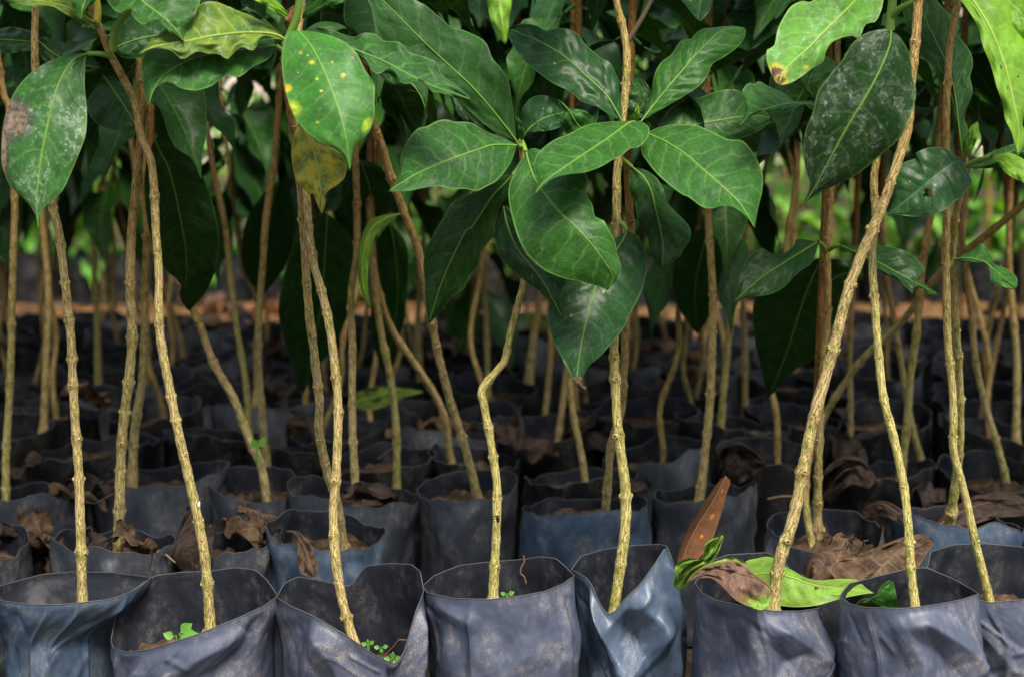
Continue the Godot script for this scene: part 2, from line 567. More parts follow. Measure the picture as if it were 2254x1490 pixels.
# One leaf: midrib, left and right margin from stalk to tip, each end at its own distance; dl, dr: how far the margins stand behind (+) or before (-) the midrib
func lf(plant: Node3D, mat: String, d0: float, d1: float, mid: Array, left: Array, right: Array, dl := 0.0, dr := 0.0, o := {}) -> MeshInstance3D:
	var nv: int = o.get("nv", 40)
	var h := 10
	var nu := h * 2 + 1
	var mp := pts(mid)
	var a := pts(left)
	var b := pts(right)
	for e in [a, b]:
		e.insert(0, mp[0])
		e.append(mp[mp.size() - 1])
	var A := sample(a, nv)
	var B := sample(b, nv)
	var Q := sample(mp, nv)
	var bow: float = o.get("bow", 0.008)
	var wave: float = o.get("wave", 0.0035)
	var quilt: float = o.get("quilt", 0.0011)
	var fold: float = o.get("fold", 0.004)
	var kw: float = o.get("k", 3.0)
	var ph := mp[0].x * 0.7 + mp[0].y
	var P := PackedVector3Array()
	var U := PackedVector2Array()
	var crumple: float = o.get("crumple", 0.0)
	for j in nv:
		var t := float(j) / (nv - 1)
		var w := pow(sin(PI * clampf(t, 0.001, 0.999)), 0.7)
		for i in nu:
			var s := float(i - h) / h
			var m := absf(s)
			var p := Q[j].lerp(A[j] if s < 0.0 else B[j], m)
			var side := dl if s < 0.0 else dr
			var fr := absf(fposmod(vein_phase(s, t), 1.0) - 0.5) * 2.0
			var d := lerpf(d0, d1, t) - bow * sin(PI * t) + (side * m - fold * m * (1.0 - 0.7 * m)) * w
			d += wave * m * m * w * sin(TAU * (kw * t + (0.4 if s > 0.0 else 0.0)) + ph)
			d += 0.6 * wave * soft.get_noise_3d(s * 1.3 + ph, t * 3.0, ph * 0.3)
			d -= quilt * (1.0 - fr * fr) * sin(PI * m) * w
			if crumple > 0.0:
				d += crumple * (soft.get_noise_3d(s * 1.1 + ph, t * 2.2, 3.0) + 0.35 * soft.get_noise_3d(s * 2.6, t * 5.0 + ph, 8.0)) * w
			P.append(at(p.x, p.y, d))
			U.append(Vector2(0.5 + 0.5 * s, t))
	var skip := {}
	if o.has("hole"):
		var q: Array = o.hole
		for j in nv - 1:
			for i in nu - 1:
				var s := (i + 0.5 - h) / h
				var t := (j + 0.5) / (nv - 1)
				if pow((t - q[0]) / q[2], 2.0) + pow((s - q[1]) / q[3], 2.0) < 1.0 + 0.25 * sin(i * 2.1 + j):
					skip[j * nu + i] = true
	var g := Geo.new()
	g.grid(P, U, nu, nv, false, PackedColorArray(), skip)
	var called: String = o.get("name", "leaf")
	var origin := plant.global_position
	var leaf := part(called, g, M[mat], plant, origin)
	if o.has("label"):
		leaf.set_meta("label", o.label)
	if called != "dead_tip" and nv > 20 and not o.has("hole"):
		# the raised rib on the face turned to the path
		var rib := PackedVector3Array()
		var thick := PackedFloat32Array()
		for j in nv - 1:
			var t := float(j) / (nv - 1)
			var p := P[j * nu + h]
			rib.append(p + (EYE - p).normalized() * 0.0003)
			thick.append(lerpf(0.00095, 0.0003, t))
		var rg := Geo.new()
		tube(rg, rib, thick, 5)
		var tone := "midrib"
		if mat.contains("dead"): tone = "midrib_dead"
		elif mat in ["leaf_olive", "leaf_yellowing", "leaf_bright", "leaf_lime", "leaf_fallen_green"]: tone = "midrib_pale"
		part("midrib", rg, M[tone], leaf, origin)
	if o.has("pet"):
		var q: Array = o.pet
		var s3 := at(q[0], q[1], q[2])
		var e3 := at(mp[0].x, mp[0].y, d0)
		var n3 := at(Q[2].x, Q[2].y, lerpf(d0, d1, 2.0 / nv))
		var line := PackedVector3Array()
		var rad := PackedFloat32Array()
		for i in 9:
			var t := i / 8.0
			var c := s3.lerp(e3, 0.6) + (e3 - n3) * 0.6
			line.append(s3.lerp(c, t).lerp(c.lerp(e3, t), t))
			rad.append(lerpf(0.0028, 0.0019, t))
		var pg := Geo.new()
		tube(pg, line, rad, 8)
		part("petiole", pg, M[o.get("pmat", "petiole")], leaf, origin)
	return leaf


func width_at(t: float) -> float:
	var k := [0.0, 0.16, 0.48, 0.78, 0.96, 1.0, 0.93, 0.76, 0.50, 0.23, 0.09, 0.0]
	var f := clampf(t, 0, 1) * 11.0
	var i := mini(int(f), 10)
	return lerpf(k[i], k[i + 1], f - i)


func free_leaf(sd: int, length: float, half: float, droop: float, fold: float, wave: float, nu := 7, nv := 14, crumple := 0.0, roll := 0.0) -> Geo:
	var P := PackedVector3Array()
	var U := PackedVector2Array()
	var h := (nu - 1) / 2
	for j in nv:
		var t := float(j) / (nv - 1)
		var bend := droop * t
		for i in nu:
			var s := float(i - h) / h
			var m := absf(s)
			var w := half * width_at(t)
			var z := 0.012 + length * (t - droop * droop * t * t * t / 6.0)
			var y := -length * bend * t * 0.5 + fold * m * w
			y += wave * m * m * sin(TAU * (2.6 * t + (0.35 if s > 0.0 else 0.0)) + sd) * minf(1.0, w / half * 2.0)
			var x := s * w
			if roll != 0.0:
				var f := roll * s * 1.4
				x = w * sin(f) / maxf(absf(roll * 1.4), 0.2)
				y += w * (1.0 - cos(f)) / maxf(absf(roll * 1.4), 0.2) * signf(roll)
			if crumple > 0.0:
				var q := Vector3(s * 0.8 + sd * 3.7, t * 1.7, 0.0)
				y += crumple * (soft.get_noise_3dv(q) + 0.6 * soft.get_noise_3dv(q * 2.2) * 0.6)
				x += crumple * 0.6 * soft.get_noise_3dv(q * 1.4 + Vector3(9, 0, 0))
				z += crumple * 0.6 * soft.get_noise_3dv(q * 1.4 + Vector3(0, 9, 0))
			P.append(Vector3(x, y, z))
			U.append(Vector2(0.5 + 0.5 * s, t))
	var g := Geo.new()
	g.grid(P, U, nu, nv)
	if crumple == 0.0:
		tube(g, PackedVector3Array([Vector3(0, 0.0, 0.0), Vector3(0, 0.001, 0.007), Vector3(0, 0, 0.014)]), PackedFloat32Array([0.002, 0.0017, 0.0015]), 5)
	return g


func make_leaf_protos() -> void:
	for k in 7:
		var g := free_leaf(k * 5 + 2, 0.125 + 0.006 * (k % 4), 0.025 + 0.0025 * (k % 3), 0.35 + 0.18 * (k % 5), 0.25 + 0.1 * (k % 3), 0.0045 + 0.002 * (k % 3), 9, 18)
		leaf_protos.append([g.build(Vector3.ZERO, M.leaf_mid), g.build(Vector3.ZERO, M.leaf_fresh)])
		dark_protos.append([g.build(Vector3.ZERO, M.leaf_deep), g.build(Vector3.ZERO, M.leaf_gloss)])


func add_leaf(parent: Node3D, where: Vector3, yaw: float, lift: float, size: float, from: Array, roll := 0.0) -> void:
	var o := MeshInstance3D.new()
	put(o, "leaf", parent)
	var kinds: Array = from[rng.randi() % from.size()]
	o.mesh = kinds[rng.randi() % kinds.size()]
	var z := Vector3(sin(yaw) * cos(lift), sin(lift), cos(yaw) * cos(lift))
	var x := Vector3.UP.cross(z).normalized()
	var b := Basis(x, z.cross(x), z) * Basis(Vector3(0, 0, 1), roll)
	o.transform = Transform3D(b.scaled_local(Vector3.ONE * size), where)


# ------------------------------------------------------------------ stems

# A bare stem from the soil upwards; r in the photograph's pixels
func stem(plant: Node3D, flat: Array, d0: float, d1: float, r0: float, r1: float, o := {}) -> PackedVector3Array:
	var p := pts(flat)
	p.insert(0, p[0] + (p[0] - p[1]).normalized() * 60.0)
	var length := 0.0
	for i in p.size() - 1:
		length += p[i].distance_to(p[i + 1])
	var coarse: bool = o.get("coarse", false)
	var n := int(length / (11.0 if coarse else 4.5)) + 4
	var S := sample(p, n)
	var local := RandomNumberGenerator.new()
	local.seed = int(p[1].x * 7.0 + p[1].y)
	var nodes := []
	var own: Color = [Color(1.0, 0.98, 0.85), Color(0.86, 0.82, 0.68), Color(0.9, 0.96, 0.66), Color(1.0, 0.9, 0.74)][local.randi() % 4]
	var y := local.randf_range(20, 60)
	while y < length:
		nodes.append([y, local.randf_range(0.08, 0.34), local.randf_range(-1, 1)])
		y += local.randf_range(48, 165)
	var line := PackedVector3Array()
	var rad := PackedFloat32Array()
	var cols := PackedColorArray()
	var brown: float = o.get("brown", 0.75)       # from where on the bark is young and brown
	for j in n:
		var t := float(j) / (n - 1)
		var run := t * length
		var d := lerpf(d0, d1, t)
		var r := 0.80 * lerpf(r0, r1, t) * (1.0 + 0.06 * soft.get_noise_1d(run * 0.02 + p[0].x))
		var ring := 0.0
		r *= 1.0 + 0.28 * exp(-maxf(run - 52.0, 0.0) / 22.0)
		for k: Array in nodes:
			var e: float = run - k[0]
			if absf(e) < 26.0:
				r *= 1.0 + k[1] * exp(-pow(e / (6.0 if e > 0.0 else 12.0), 2.0))
				ring = maxf(ring, exp(-pow((e - 5.0) / 3.5, 2.0)))
		line.append(at(S[j].x, S[j].y, d))
		rad.append(r * d / F)
		var c := own.lerp(Color(0.78, 0.63, 0.45), smoothstep(brown - 0.3, brown + 0.15, t))
		c = c.lerp(Color(0.78, 0.88, 0.5), clampf(soft.get_noise_1d(run * 0.011 + p[0].x * 3.0) * 1.2, 0.0, 0.6) * (1.0 - t))
		cols.append(c.lerp(Color(0.2, 0.14, 0.1), ring * 0.5))
	var g := Geo.new()
	tube(g, line, rad, 8 if coarse else 14, cols, 0.08 if coarse else 0.15, 9.0)
	if not coarse:
		for k: Array in nodes:
			var j := clampi(int(k[0] / length * (n - 1)), 1, n - 2)
			var az := local.randf() * TAU
			for s in 2:
				var f := az + PI * s
				var up := (line[j + 1] - line[j - 1]).normalized()
				var dir := Vector3(cos(f), 0, sin(f))
				dir = (dir - up * dir.dot(up)).normalized()
				var across := up.cross(dir)
				var r := rad[j] * local.randf_range(0.34, 0.5)
				var mid := line[j] + dir * rad[j] * 0.92
				var P := PackedVector3Array()
				var U := PackedVector2Array()
				var C := PackedColorArray()
				for b in 5:
					for a in 9:
						var q := TAU * a / 8.0
						var w := [1.25, 1.0, 0.72, 0.4, 0.05][b] as float
						var out := [-0.25, 0.35, 0.42, 0.22, 0.12][b] as float
						P.append(mid + (across * cos(q) + up * sin(q) * 0.75) * r * w + dir * r * out)
						U.append(Vector2(a / 8.0 * 0.5, b * 0.01 + j * 0.01))
						C.append([cols[j], cols[j].lerp(Color(1.0, 0.86, 0.62), 0.5), Color(0.95, 0.75, 0.5), Color(0.35, 0.24, 0.15), Color(0.2, 0.13, 0.08)][b])
				g.grid(P, U, 9, 5, true, C)
	part("stem", g, M[o.get("mat", "bark")], plant, plant.global_position)
	return line


func twig(plant: Node3D, called: String, flat: Array, d0: float, d1: float, r0: float, r1: float, mat: String) -> void:
	var S := sample(pts(flat), 14)
	var line := PackedVector3Array()
	var rad := PackedFloat32Array()
	for j in 14:
		var t := j / 13.0
		var d := lerpf(d0, d1, t)
		line.append(at(S[j].x, S[j].y, d))
		rad.append(lerpf(r0, r1, t) * d / F)
	var g := Geo.new()
	tube(g, line, rad, 8)
	part(called, g, M[mat], plant, plant.global_position)


# Leaves of a plant where its own stem runs on, at random round the stem between two of its points
func foliage(plant: Node3D, a: Vector3, b: Vector3, pairs: int, from: Array, size := 1.0, sag := 0.5) -> void:
	var yaw := rng.randf() * TAU
	for k in pairs:
		var t := (k + 0.5) / pairs
		var w := a.lerp(b, t)
		for s in 2:
			if rng.randf() < 0.12:
				continue
			add_leaf(plant, w - plant.position, yaw + PI * s + rng.randf_range(-0.3, 0.3), lerpf(-sag, 0.35, t) + rng.randf_range(-0.25, 0.2), size * rng.randf_range(0.8, 1.1), from, rng.randf_range(-0.25, 0.25))
		yaw += PI / 2 + rng.randf_range(-0.2, 0.2)


# ------------------------------------------------------------------ bags

func bag_geo(rim: PackedVector3Array, foot: Vector3, rb: float, rows: int, sd: int, creases: Array, lip := true, seams := []) -> Array:
	var n := rim.size()
	var P := PackedVector3Array()
	var U := PackedVector2Array()
	for j in rows:
		var v := pow(float(j) / (rows - 1), 1.15)
		var e := smoothstep(0.0, 0.32, v)
		var w := smoothstep(0.0, 0.10, v)
		for i in n + 1:
			var k := i % n
			var f := TAU * k / n
			var dir := Vector3(cos(f), 0, sin(f))
			var r := rb * (1.0 + 0.025 * cos(4.0 * f + sd) + 0.03 * soft.get_noise_3d(dir.x + sd * 3.1, v * 1.5, dir.z)) * (1.0 - 0.05 * v)
			var p := Vector3(lerpf(rim[k].x, foot.x + dir.x * r, e), lerpf(rim[k].y, foot.y, v), lerpf(rim[k].z, foot.z + dir.z * r, e))
			var push := 0.0032 * soft.get_noise_3d(dir.x * 1.3 + sd, v * 2.0, dir.z * 1.3 + sd) + 0.0006 * fine.get_noise_3d(dir.x * 4.0, v * 9.0 + sd, dir.z * 4.0)
			for c: Array in creases:
				var q := Vector2(wrapf(f - c[0], -PI, PI), (v - c[1]) * 2.4)
				var l := Vector2(wrapf(c[2] - c[0], -PI, PI), (c[3] - c[1]) * 2.4)
				var t := clampf(q.dot(l) / maxf(l.length_squared(), 1e-5), 0.0, 1.0)
				var dist := q.distance_to(l * t)
				if dist < c[5]:
					push += c[4] * (1.0 - dist / c[5])
			p += dir * push * maxf(w, 0.15)
			P.append(p)
			U.append(Vector2(2.0 * i / n, v))
	var g := Geo.new()
	g.grid(P, U, n + 1, rows, true)
	# the inner face, clean and unbleached, and the grey edge of the mouth
	var inside := Geo.new()
	var edge := Geo.new()
	if lip:
		var keep := int(rows * 0.62)
		var Q := P.slice(0, keep * (n + 1))
		for i in Q.size():
			var k := i % n if i % (n + 1) < n else 0
			k = (i % (n + 1)) % n
			Q[i] -= Vector3(cos(TAU * k / n), 0, sin(TAU * k / n)) * 0.0006
		inside.grid(Q, U.slice(0, Q.size()), n + 1, keep, true)
		var line := PackedVector3Array()
		var rad := PackedFloat32Array()
		for i in n + 1:
			line.append(P[i] + Vector3(0, 0.0003, 0))
			rad.append(0.00048)
		tube(edge, line, rad, 5)
		for f: float in seams:
			var i := int(f / TAU * n)
			line = PackedVector3Array()
			rad = PackedFloat32Array()
			for j in rows:
				line.append(P[j * (n + 1) + i])
				rad.append(0.0005)
			tube(edge, line, rad, 5)
	return [g, inside, edge]


func bag_parts(o: Node3D, geos: Array, mat: String, origin: Vector3) -> void:
	var film := part("film", geos[0], M[mat], o, origin)
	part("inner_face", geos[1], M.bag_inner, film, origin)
	part("rim", geos[2], M.bag_rim, film, origin)


func soil_geo(c: Vector3, r: float, sd: int) -> Geo:
	var P := PackedVector3Array()
	var U := PackedVector2Array()
	for j in 9:
		var q := j / 8.0
		for i in 29:
			var f := TAU * (i % 28) / 28.0
			var p := c + Vector3(cos(f), 0, sin(f)) * r * q
			p.y += 0.008 * soft.get_noise_3d(p.x * 45.0, sd, p.z * 45.0) + 0.005 * fine.get_noise_3d(p.x * 150.0, sd, p.z * 150.0) + 0.006 * (1.0 - q)
			P.append(p)
			U.append(Vector2(p.x, p.z) * 6.0)
	var g := Geo.new()
	g.grid(P, U, 29, 9, true)
	return g


func edge_y(line: PackedVector2Array, x: float) -> float:
	if x <= line[0].x: return line[0].y
	for i in line.size() - 1:
		if x <= line[i + 1].x:
			var t := (x - line[i].x) / maxf(line[i + 1].x - line[i].x, 0.001)
			return lerpf(line[i].y, line[i + 1].y, t)
	return line[line.size() - 1].y


# A bag of the front row: the near and the far half of its mouth as they run from left to right
func front_bag(label: String, mat: String, dc: float, front: Array, back: Array, body: Array, sd: int, creases: Array, soil_down := 0.045, seams := []) -> Node3D:
	var fr := pts(front)
	var bk := pts(back)
	var n := 208
	var cx: float = (fr[0].x + fr[fr.size() - 1].x) / 2.0
	var rp: float = (fr[fr.size() - 1].x - fr[0].x) / 2.0
	var rad := rp * dc / F
	var rim := PackedVector3Array()
	var low := 9.0
	for i in n:
		var f := TAU * i / n
		var x := cx + rp * cos(f)
		var y := edge_y(fr if sin(f) > 0.0 else bk, x)
		var p := at(x, y, dc - rad * sin(f))
		rim.append(p)
		low = minf(low, p.y)
	# round off what straight pieces leave
	for turn in 2:
		var soft_rim := rim.duplicate()
		for i in n:
			soft_rim[i] = rim[i] * 0.5 + (rim[(i + 1) % n] + rim[(i + n - 1) % n]) * 0.25
		rim = soft_rim
	var mid := at((body[0] + body[1]) / 2.0, 1400, dc)
	var foot := Vector3(mid.x, 0.0, mid.z)
	var rb: float = (body[1] - body[0]) / 2.0 * dc / F
	var o := thing("polythene_bag", label, "plant bag", foot, "plant bags of the front row")
	var g: Array = bag_geo(rim, foot, rb, 72, sd, creases + film_creases(sd), true, seams)
	bag_parts(o, g, mat, foot)
	part("soil", soil_geo(Vector3(foot.x, RIM - soil_down, foot.z), rb * 0.80, sd), M.soil, o, foot)
	bag_spots.append(Vector2(foot.x, foot.z))
	return o


func round_rim(c: Vector3, r: float, sd: int, tilt := 0.006, n := 64) -> PackedVector3Array:
	var rim := PackedVector3Array()
	for i in n:
		var f := TAU * i / n
		var dir := Vector3(cos(f), 0, sin(f))
		var rr := r * (1.0 + 0.06 * cos(2.0 * f + sd * 1.7) + 0.05 * soft.get_noise_3d(dir.x * 1.2 + sd * 2.0, 0, dir.z * 1.2))
		var y := tilt * cos(f + sd * 2.3) + 0.008 * soft.get_noise_3d(dir.x * 1.3 + sd, 5.0, dir.z * 1.3)
		rim.append(c + dir * rr + Vector3(0, y, 0))
	return rim


# the many short sharp folds of thin film
func film_creases(sd: int) -> Array:
	var local := RandomNumberGenerator.new()
	local.seed = sd * 29 + 3
	var out := []
	for k in 16:
		var f := local.randf_range(0.0, PI)
		var v := local.randf_range(0.03, 0.85)
		var a := local.randf_range(-1.2, 1.2)
		var l := local.randf_range(0.15, 0.55)
		out.append([f, v, f + l * cos(a), v + l * sin(a) * 0.5, local.randf_range(0.0008, 0.0024) * (1.0 if local.randf() < 0.6 else -1.0), local.randf_range(0.03, 0.12)])
	return out


func random_creases(sd: int, count: int) -> Array:
	var local := RandomNumberGenerator.new()
	local.seed = sd * 13 + 1
	var out := []
	for k in count:
		var f := local.randf() * TAU
		var v := local.randf_range(0.02, 0.5)
		out.append([f, v, f + local.randf_range(-0.7, 0.7), v + local.randf_range(0.05, 0.35), local.randf_range(0.0025, 0.006) * (1.0 if local.randf() < 0.6 else -1.0), local.randf_range(0.12, 0.4)])
	for k in 4:
		var f := PI / 4 + k * PI / 2 + sd
		out.append([f, 0.0, f, 1.0, 0.0016, 0.07])
	return out


func row_bag(label: String, mat: String, x: float, y: float, rp: float, d: float, sd: int, tilt := 0.008, group := "plant bags of the shaded rows", soil_down := 0.02) -> Node3D:
	var c := at(x, y, d)
	var r := rp * d / F
	var foot := Vector3(c.x, 0, c.z)
	var o := thing("polythene_bag", label, "plant bag", foot, group)
	bag_parts(o, bag_geo(round_rim(c, r, sd, tilt, 96), foot, r * 0.97, 30, sd, random_creases(sd, 7)), mat, foot)
	part("soil", soil_geo(c - Vector3(0, soil_down, 0), r * 0.82, sd), M.soil, o, foot)
	bag_spots.append(Vector2(c.x, c.z))
	return o


# ------------------------------------------------------------------ the setting

func sheet(called: String, y: float, x0: float, x1: float, z0: float, z1: float, mat: String, nx: int, nz: int, rough: float) -> void:
	var P := PackedVector3Array()
	var U := PackedVector2Array()
	for j in nz:
		for i in nx:
			var x := lerpf(x0, x1, i / (nx - 1.0))
			var z := lerpf(z0, z1, j / (nz - 1.0))
			P.append(Vector3(x, y + rough * (fine.get_noise_2d(x * 4.0, z * 4.0) + 0.4), z))
			U.append(Vector2(x, z))
	var g := Geo.new()
	g.grid(P, U, nx, nz)
	var o := part(called, g, M[mat], self)
	o.set_meta("kind", "structure")


func setting() -> void:
	sheet("ground", -0.004, -45, 45, 25, -60, "ground", 2, 2, 0.0)
	sheet("path", 0.0, -6, 6, -3.75, -5.5, "path", 120, 30, 0.02)
	# a low house wall behind the nursery, of which only scraps show between the leaves
	var w := Geo.new()
	var b := BoxMesh.new()
	b.size = Vector3(26, 3.4, 0.3)
	var house := thing("garden_wall", "pale pinkish plastered wall glimpsed between the leaves far behind", "wall", Vector3(0, 0, -19))
	var m := MeshInstance3D.new()
	put(m, "plaster_face", house)
	m.mesh = b
	m.position = Vector3(0, 1.7, 0)
	m.material_override = M.plaster


func far_side() -> void:
	# the next bed across the path: shorter, leafier seedlings in the open light
	var kinds := []
	for k in 4:
		var o := Node3D.new()
		o.name = "far_proto_%d" % k
		o.set_meta("kin", "young_seedling")
		add_child(o)
		tag(o, "short leafy seedling behind the front rank of the sunny bed across the path", "seedling", "seedlings across the path")
		var g := Geo.new()
		var yaw := k * 1.3
		for j in 9:
			var h := 0.16 + 0.05 * j
			for s in 2:
				var z := Vector3(sin(yaw + PI * s), lerpf(-0.55, 0.5, j / 8.0) + rng.randf_range(-0.2, 0.2), cos(yaw + PI * s)).normalized()
				var x := Vector3.UP.cross(z).normalized()
				var src: ArrayMesh = leaf_protos[rng.randi() % leaf_protos.size()][0]
				g.merge(src.surface_get_arrays(0), Transform3D(Basis(x, z.cross(x), z).scaled_local(Vector3.ONE * rng.randf_range(0.95, 1.3)), Vector3(0.01 * sin(j * 1.7), h, 0.01 * cos(j * 1.3))))
			yaw += PI / 2 + 0.2
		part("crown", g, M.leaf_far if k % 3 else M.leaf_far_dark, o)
		var sg := Geo.new()
		tube(sg, PackedVector3Array([Vector3(0, 0.1, 0), Vector3(0.008, 0.3, 0), Vector3(0, 0.6, 0)]), PackedFloat32Array([0.005, 0.004, 0.002]), 6)
		part("stem", sg, M.bark_brown, o)
		kinds.append(o)
	var bag0 := Node3D.new()
	bag0.name = "far_bag"
	bag0.set_meta("kin", "polythene_bag")
	add_child(bag0)
	tag(bag0, "black bag half hidden in the second rank of the bed across the path", "plant bag", "plant bags across the path")
	part("film", bag_geo(round_rim(Vector3(0, 0.15, 0), 0.068, 3, 0.004, 28), Vector3.ZERO, 0.07, 9, 3, [], false)[0], M.bag_shade_black, bag0)
	var n := 0
	for row in 4:
		var z := -5.62 - row * 0.2
		var shown := 0
		var heads := 0
		for i in 34:
			var x := -2.6 + i * 0.157 + rng.randf_range(-0.025, 0.025) + 0.07 * (row % 2)
			if row < 2:
				if row == 0 and absf(x) < 1.58: shown += 1
				copy(bag0, Vector3(x, 0, z), rng.randf() * TAU, 1.0, "black bag across the path, %s from the left edge in its front rank" % ORDER[shown] if row == 0 and absf(x) < 1.58 else "")
			if rng.randf() < 0.9:
				if row == 0 and absf(x) < 1.58: heads += 1
				copy(kinds[n % 4], Vector3(x, 0.02, z), rng.randf() * TAU, rng.randf_range(0.8, 1.12), "sunlit leafy seedling across the path, %s from the left edge in its front rank" % ORDER[heads] if row == 0 and absf(x) < 1.58 else "")
			n += 1
	for o: Node in kinds: o.free()
	bag0.free()
	# trees and bushes behind, each a trunk and a crown
	var crowns := []
	for k in 3:
		var g := Geo.new()
		for j in 1500:
			var dir := Vector3(rng.randfn(), rng.randfn(), rng.randfn()).normalized()
			var q := dir * pow(rng.randf(), 0.45)
			q *= 1.0 + 0.35 * soft.get_noise_3dv(dir * 1.6 + Vector3(k * 9, 0, 0))
			var lean := Vector3(rng.randfn(), rng.randfn() - 0.6, rng.randfn()).normalized()
			var side := lean.cross(Vector3(rng.randfn(), rng.randfn(), rng.randfn())).normalized()
			var l := rng.randf_range(0.09, 0.16)
			var a := q
			var e := q + lean * l
			var mid := q + lean * l * 0.5
			g.tri(a, mid + side * l * 0.3, e, Vector2(0.5, 0), Vector2(1, 0.5), Vector2(0.5, 1))
			g.tri(a, e, mid - side * l * 0.3, Vector2(0.5, 0), Vector2(0.5, 1), Vector2(0, 0.5))
		crowns.append(g)
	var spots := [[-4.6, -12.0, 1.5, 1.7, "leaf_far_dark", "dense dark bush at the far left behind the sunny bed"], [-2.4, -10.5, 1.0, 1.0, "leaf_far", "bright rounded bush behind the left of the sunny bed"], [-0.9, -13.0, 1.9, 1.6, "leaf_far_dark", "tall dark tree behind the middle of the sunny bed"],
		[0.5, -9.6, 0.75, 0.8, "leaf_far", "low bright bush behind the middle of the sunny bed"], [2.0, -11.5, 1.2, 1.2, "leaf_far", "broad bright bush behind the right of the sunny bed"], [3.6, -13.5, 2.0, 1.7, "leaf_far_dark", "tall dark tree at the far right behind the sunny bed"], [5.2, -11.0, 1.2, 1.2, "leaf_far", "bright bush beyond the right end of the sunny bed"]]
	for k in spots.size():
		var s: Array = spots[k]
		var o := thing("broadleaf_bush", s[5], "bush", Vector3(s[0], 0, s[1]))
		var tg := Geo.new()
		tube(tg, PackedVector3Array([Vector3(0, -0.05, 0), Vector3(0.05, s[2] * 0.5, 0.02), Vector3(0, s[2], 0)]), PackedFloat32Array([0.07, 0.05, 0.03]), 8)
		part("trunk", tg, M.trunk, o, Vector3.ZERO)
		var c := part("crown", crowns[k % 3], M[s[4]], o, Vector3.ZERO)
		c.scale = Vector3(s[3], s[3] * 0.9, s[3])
		c.position = Vector3(0, s[2], 0)
	# unseen bushes added behind the camera to keep low light off the bed
	for k in 7:
		var o := thing("broadleaf_bush", "tall bush added outside the view to block low light", "bush", Vector3(-5.4 + k * 1.8, 0, 3.6 + 0.5 * sin(k * 2.0)), "bushes added to block low light")
		var tg := Geo.new()
		tube(tg, PackedVector3Array([Vector3(0, -0.05, 0), Vector3(0.05, 0.6, 0.02), Vector3(0, 1.2, 0)]), PackedFloat32Array([0.07, 0.05, 0.03]), 8)
		part("trunk", tg, M.trunk, o, Vector3.ZERO)
		var c := part("crown", crowns[k % 3], M.leaf_far_dark, o, Vector3.ZERO)
		c.scale = Vector3(1.15, 1.3, 1.0)
		c.position = Vector3(0, 1.35, 0)


# ------------------------------------------------------------------ the bags

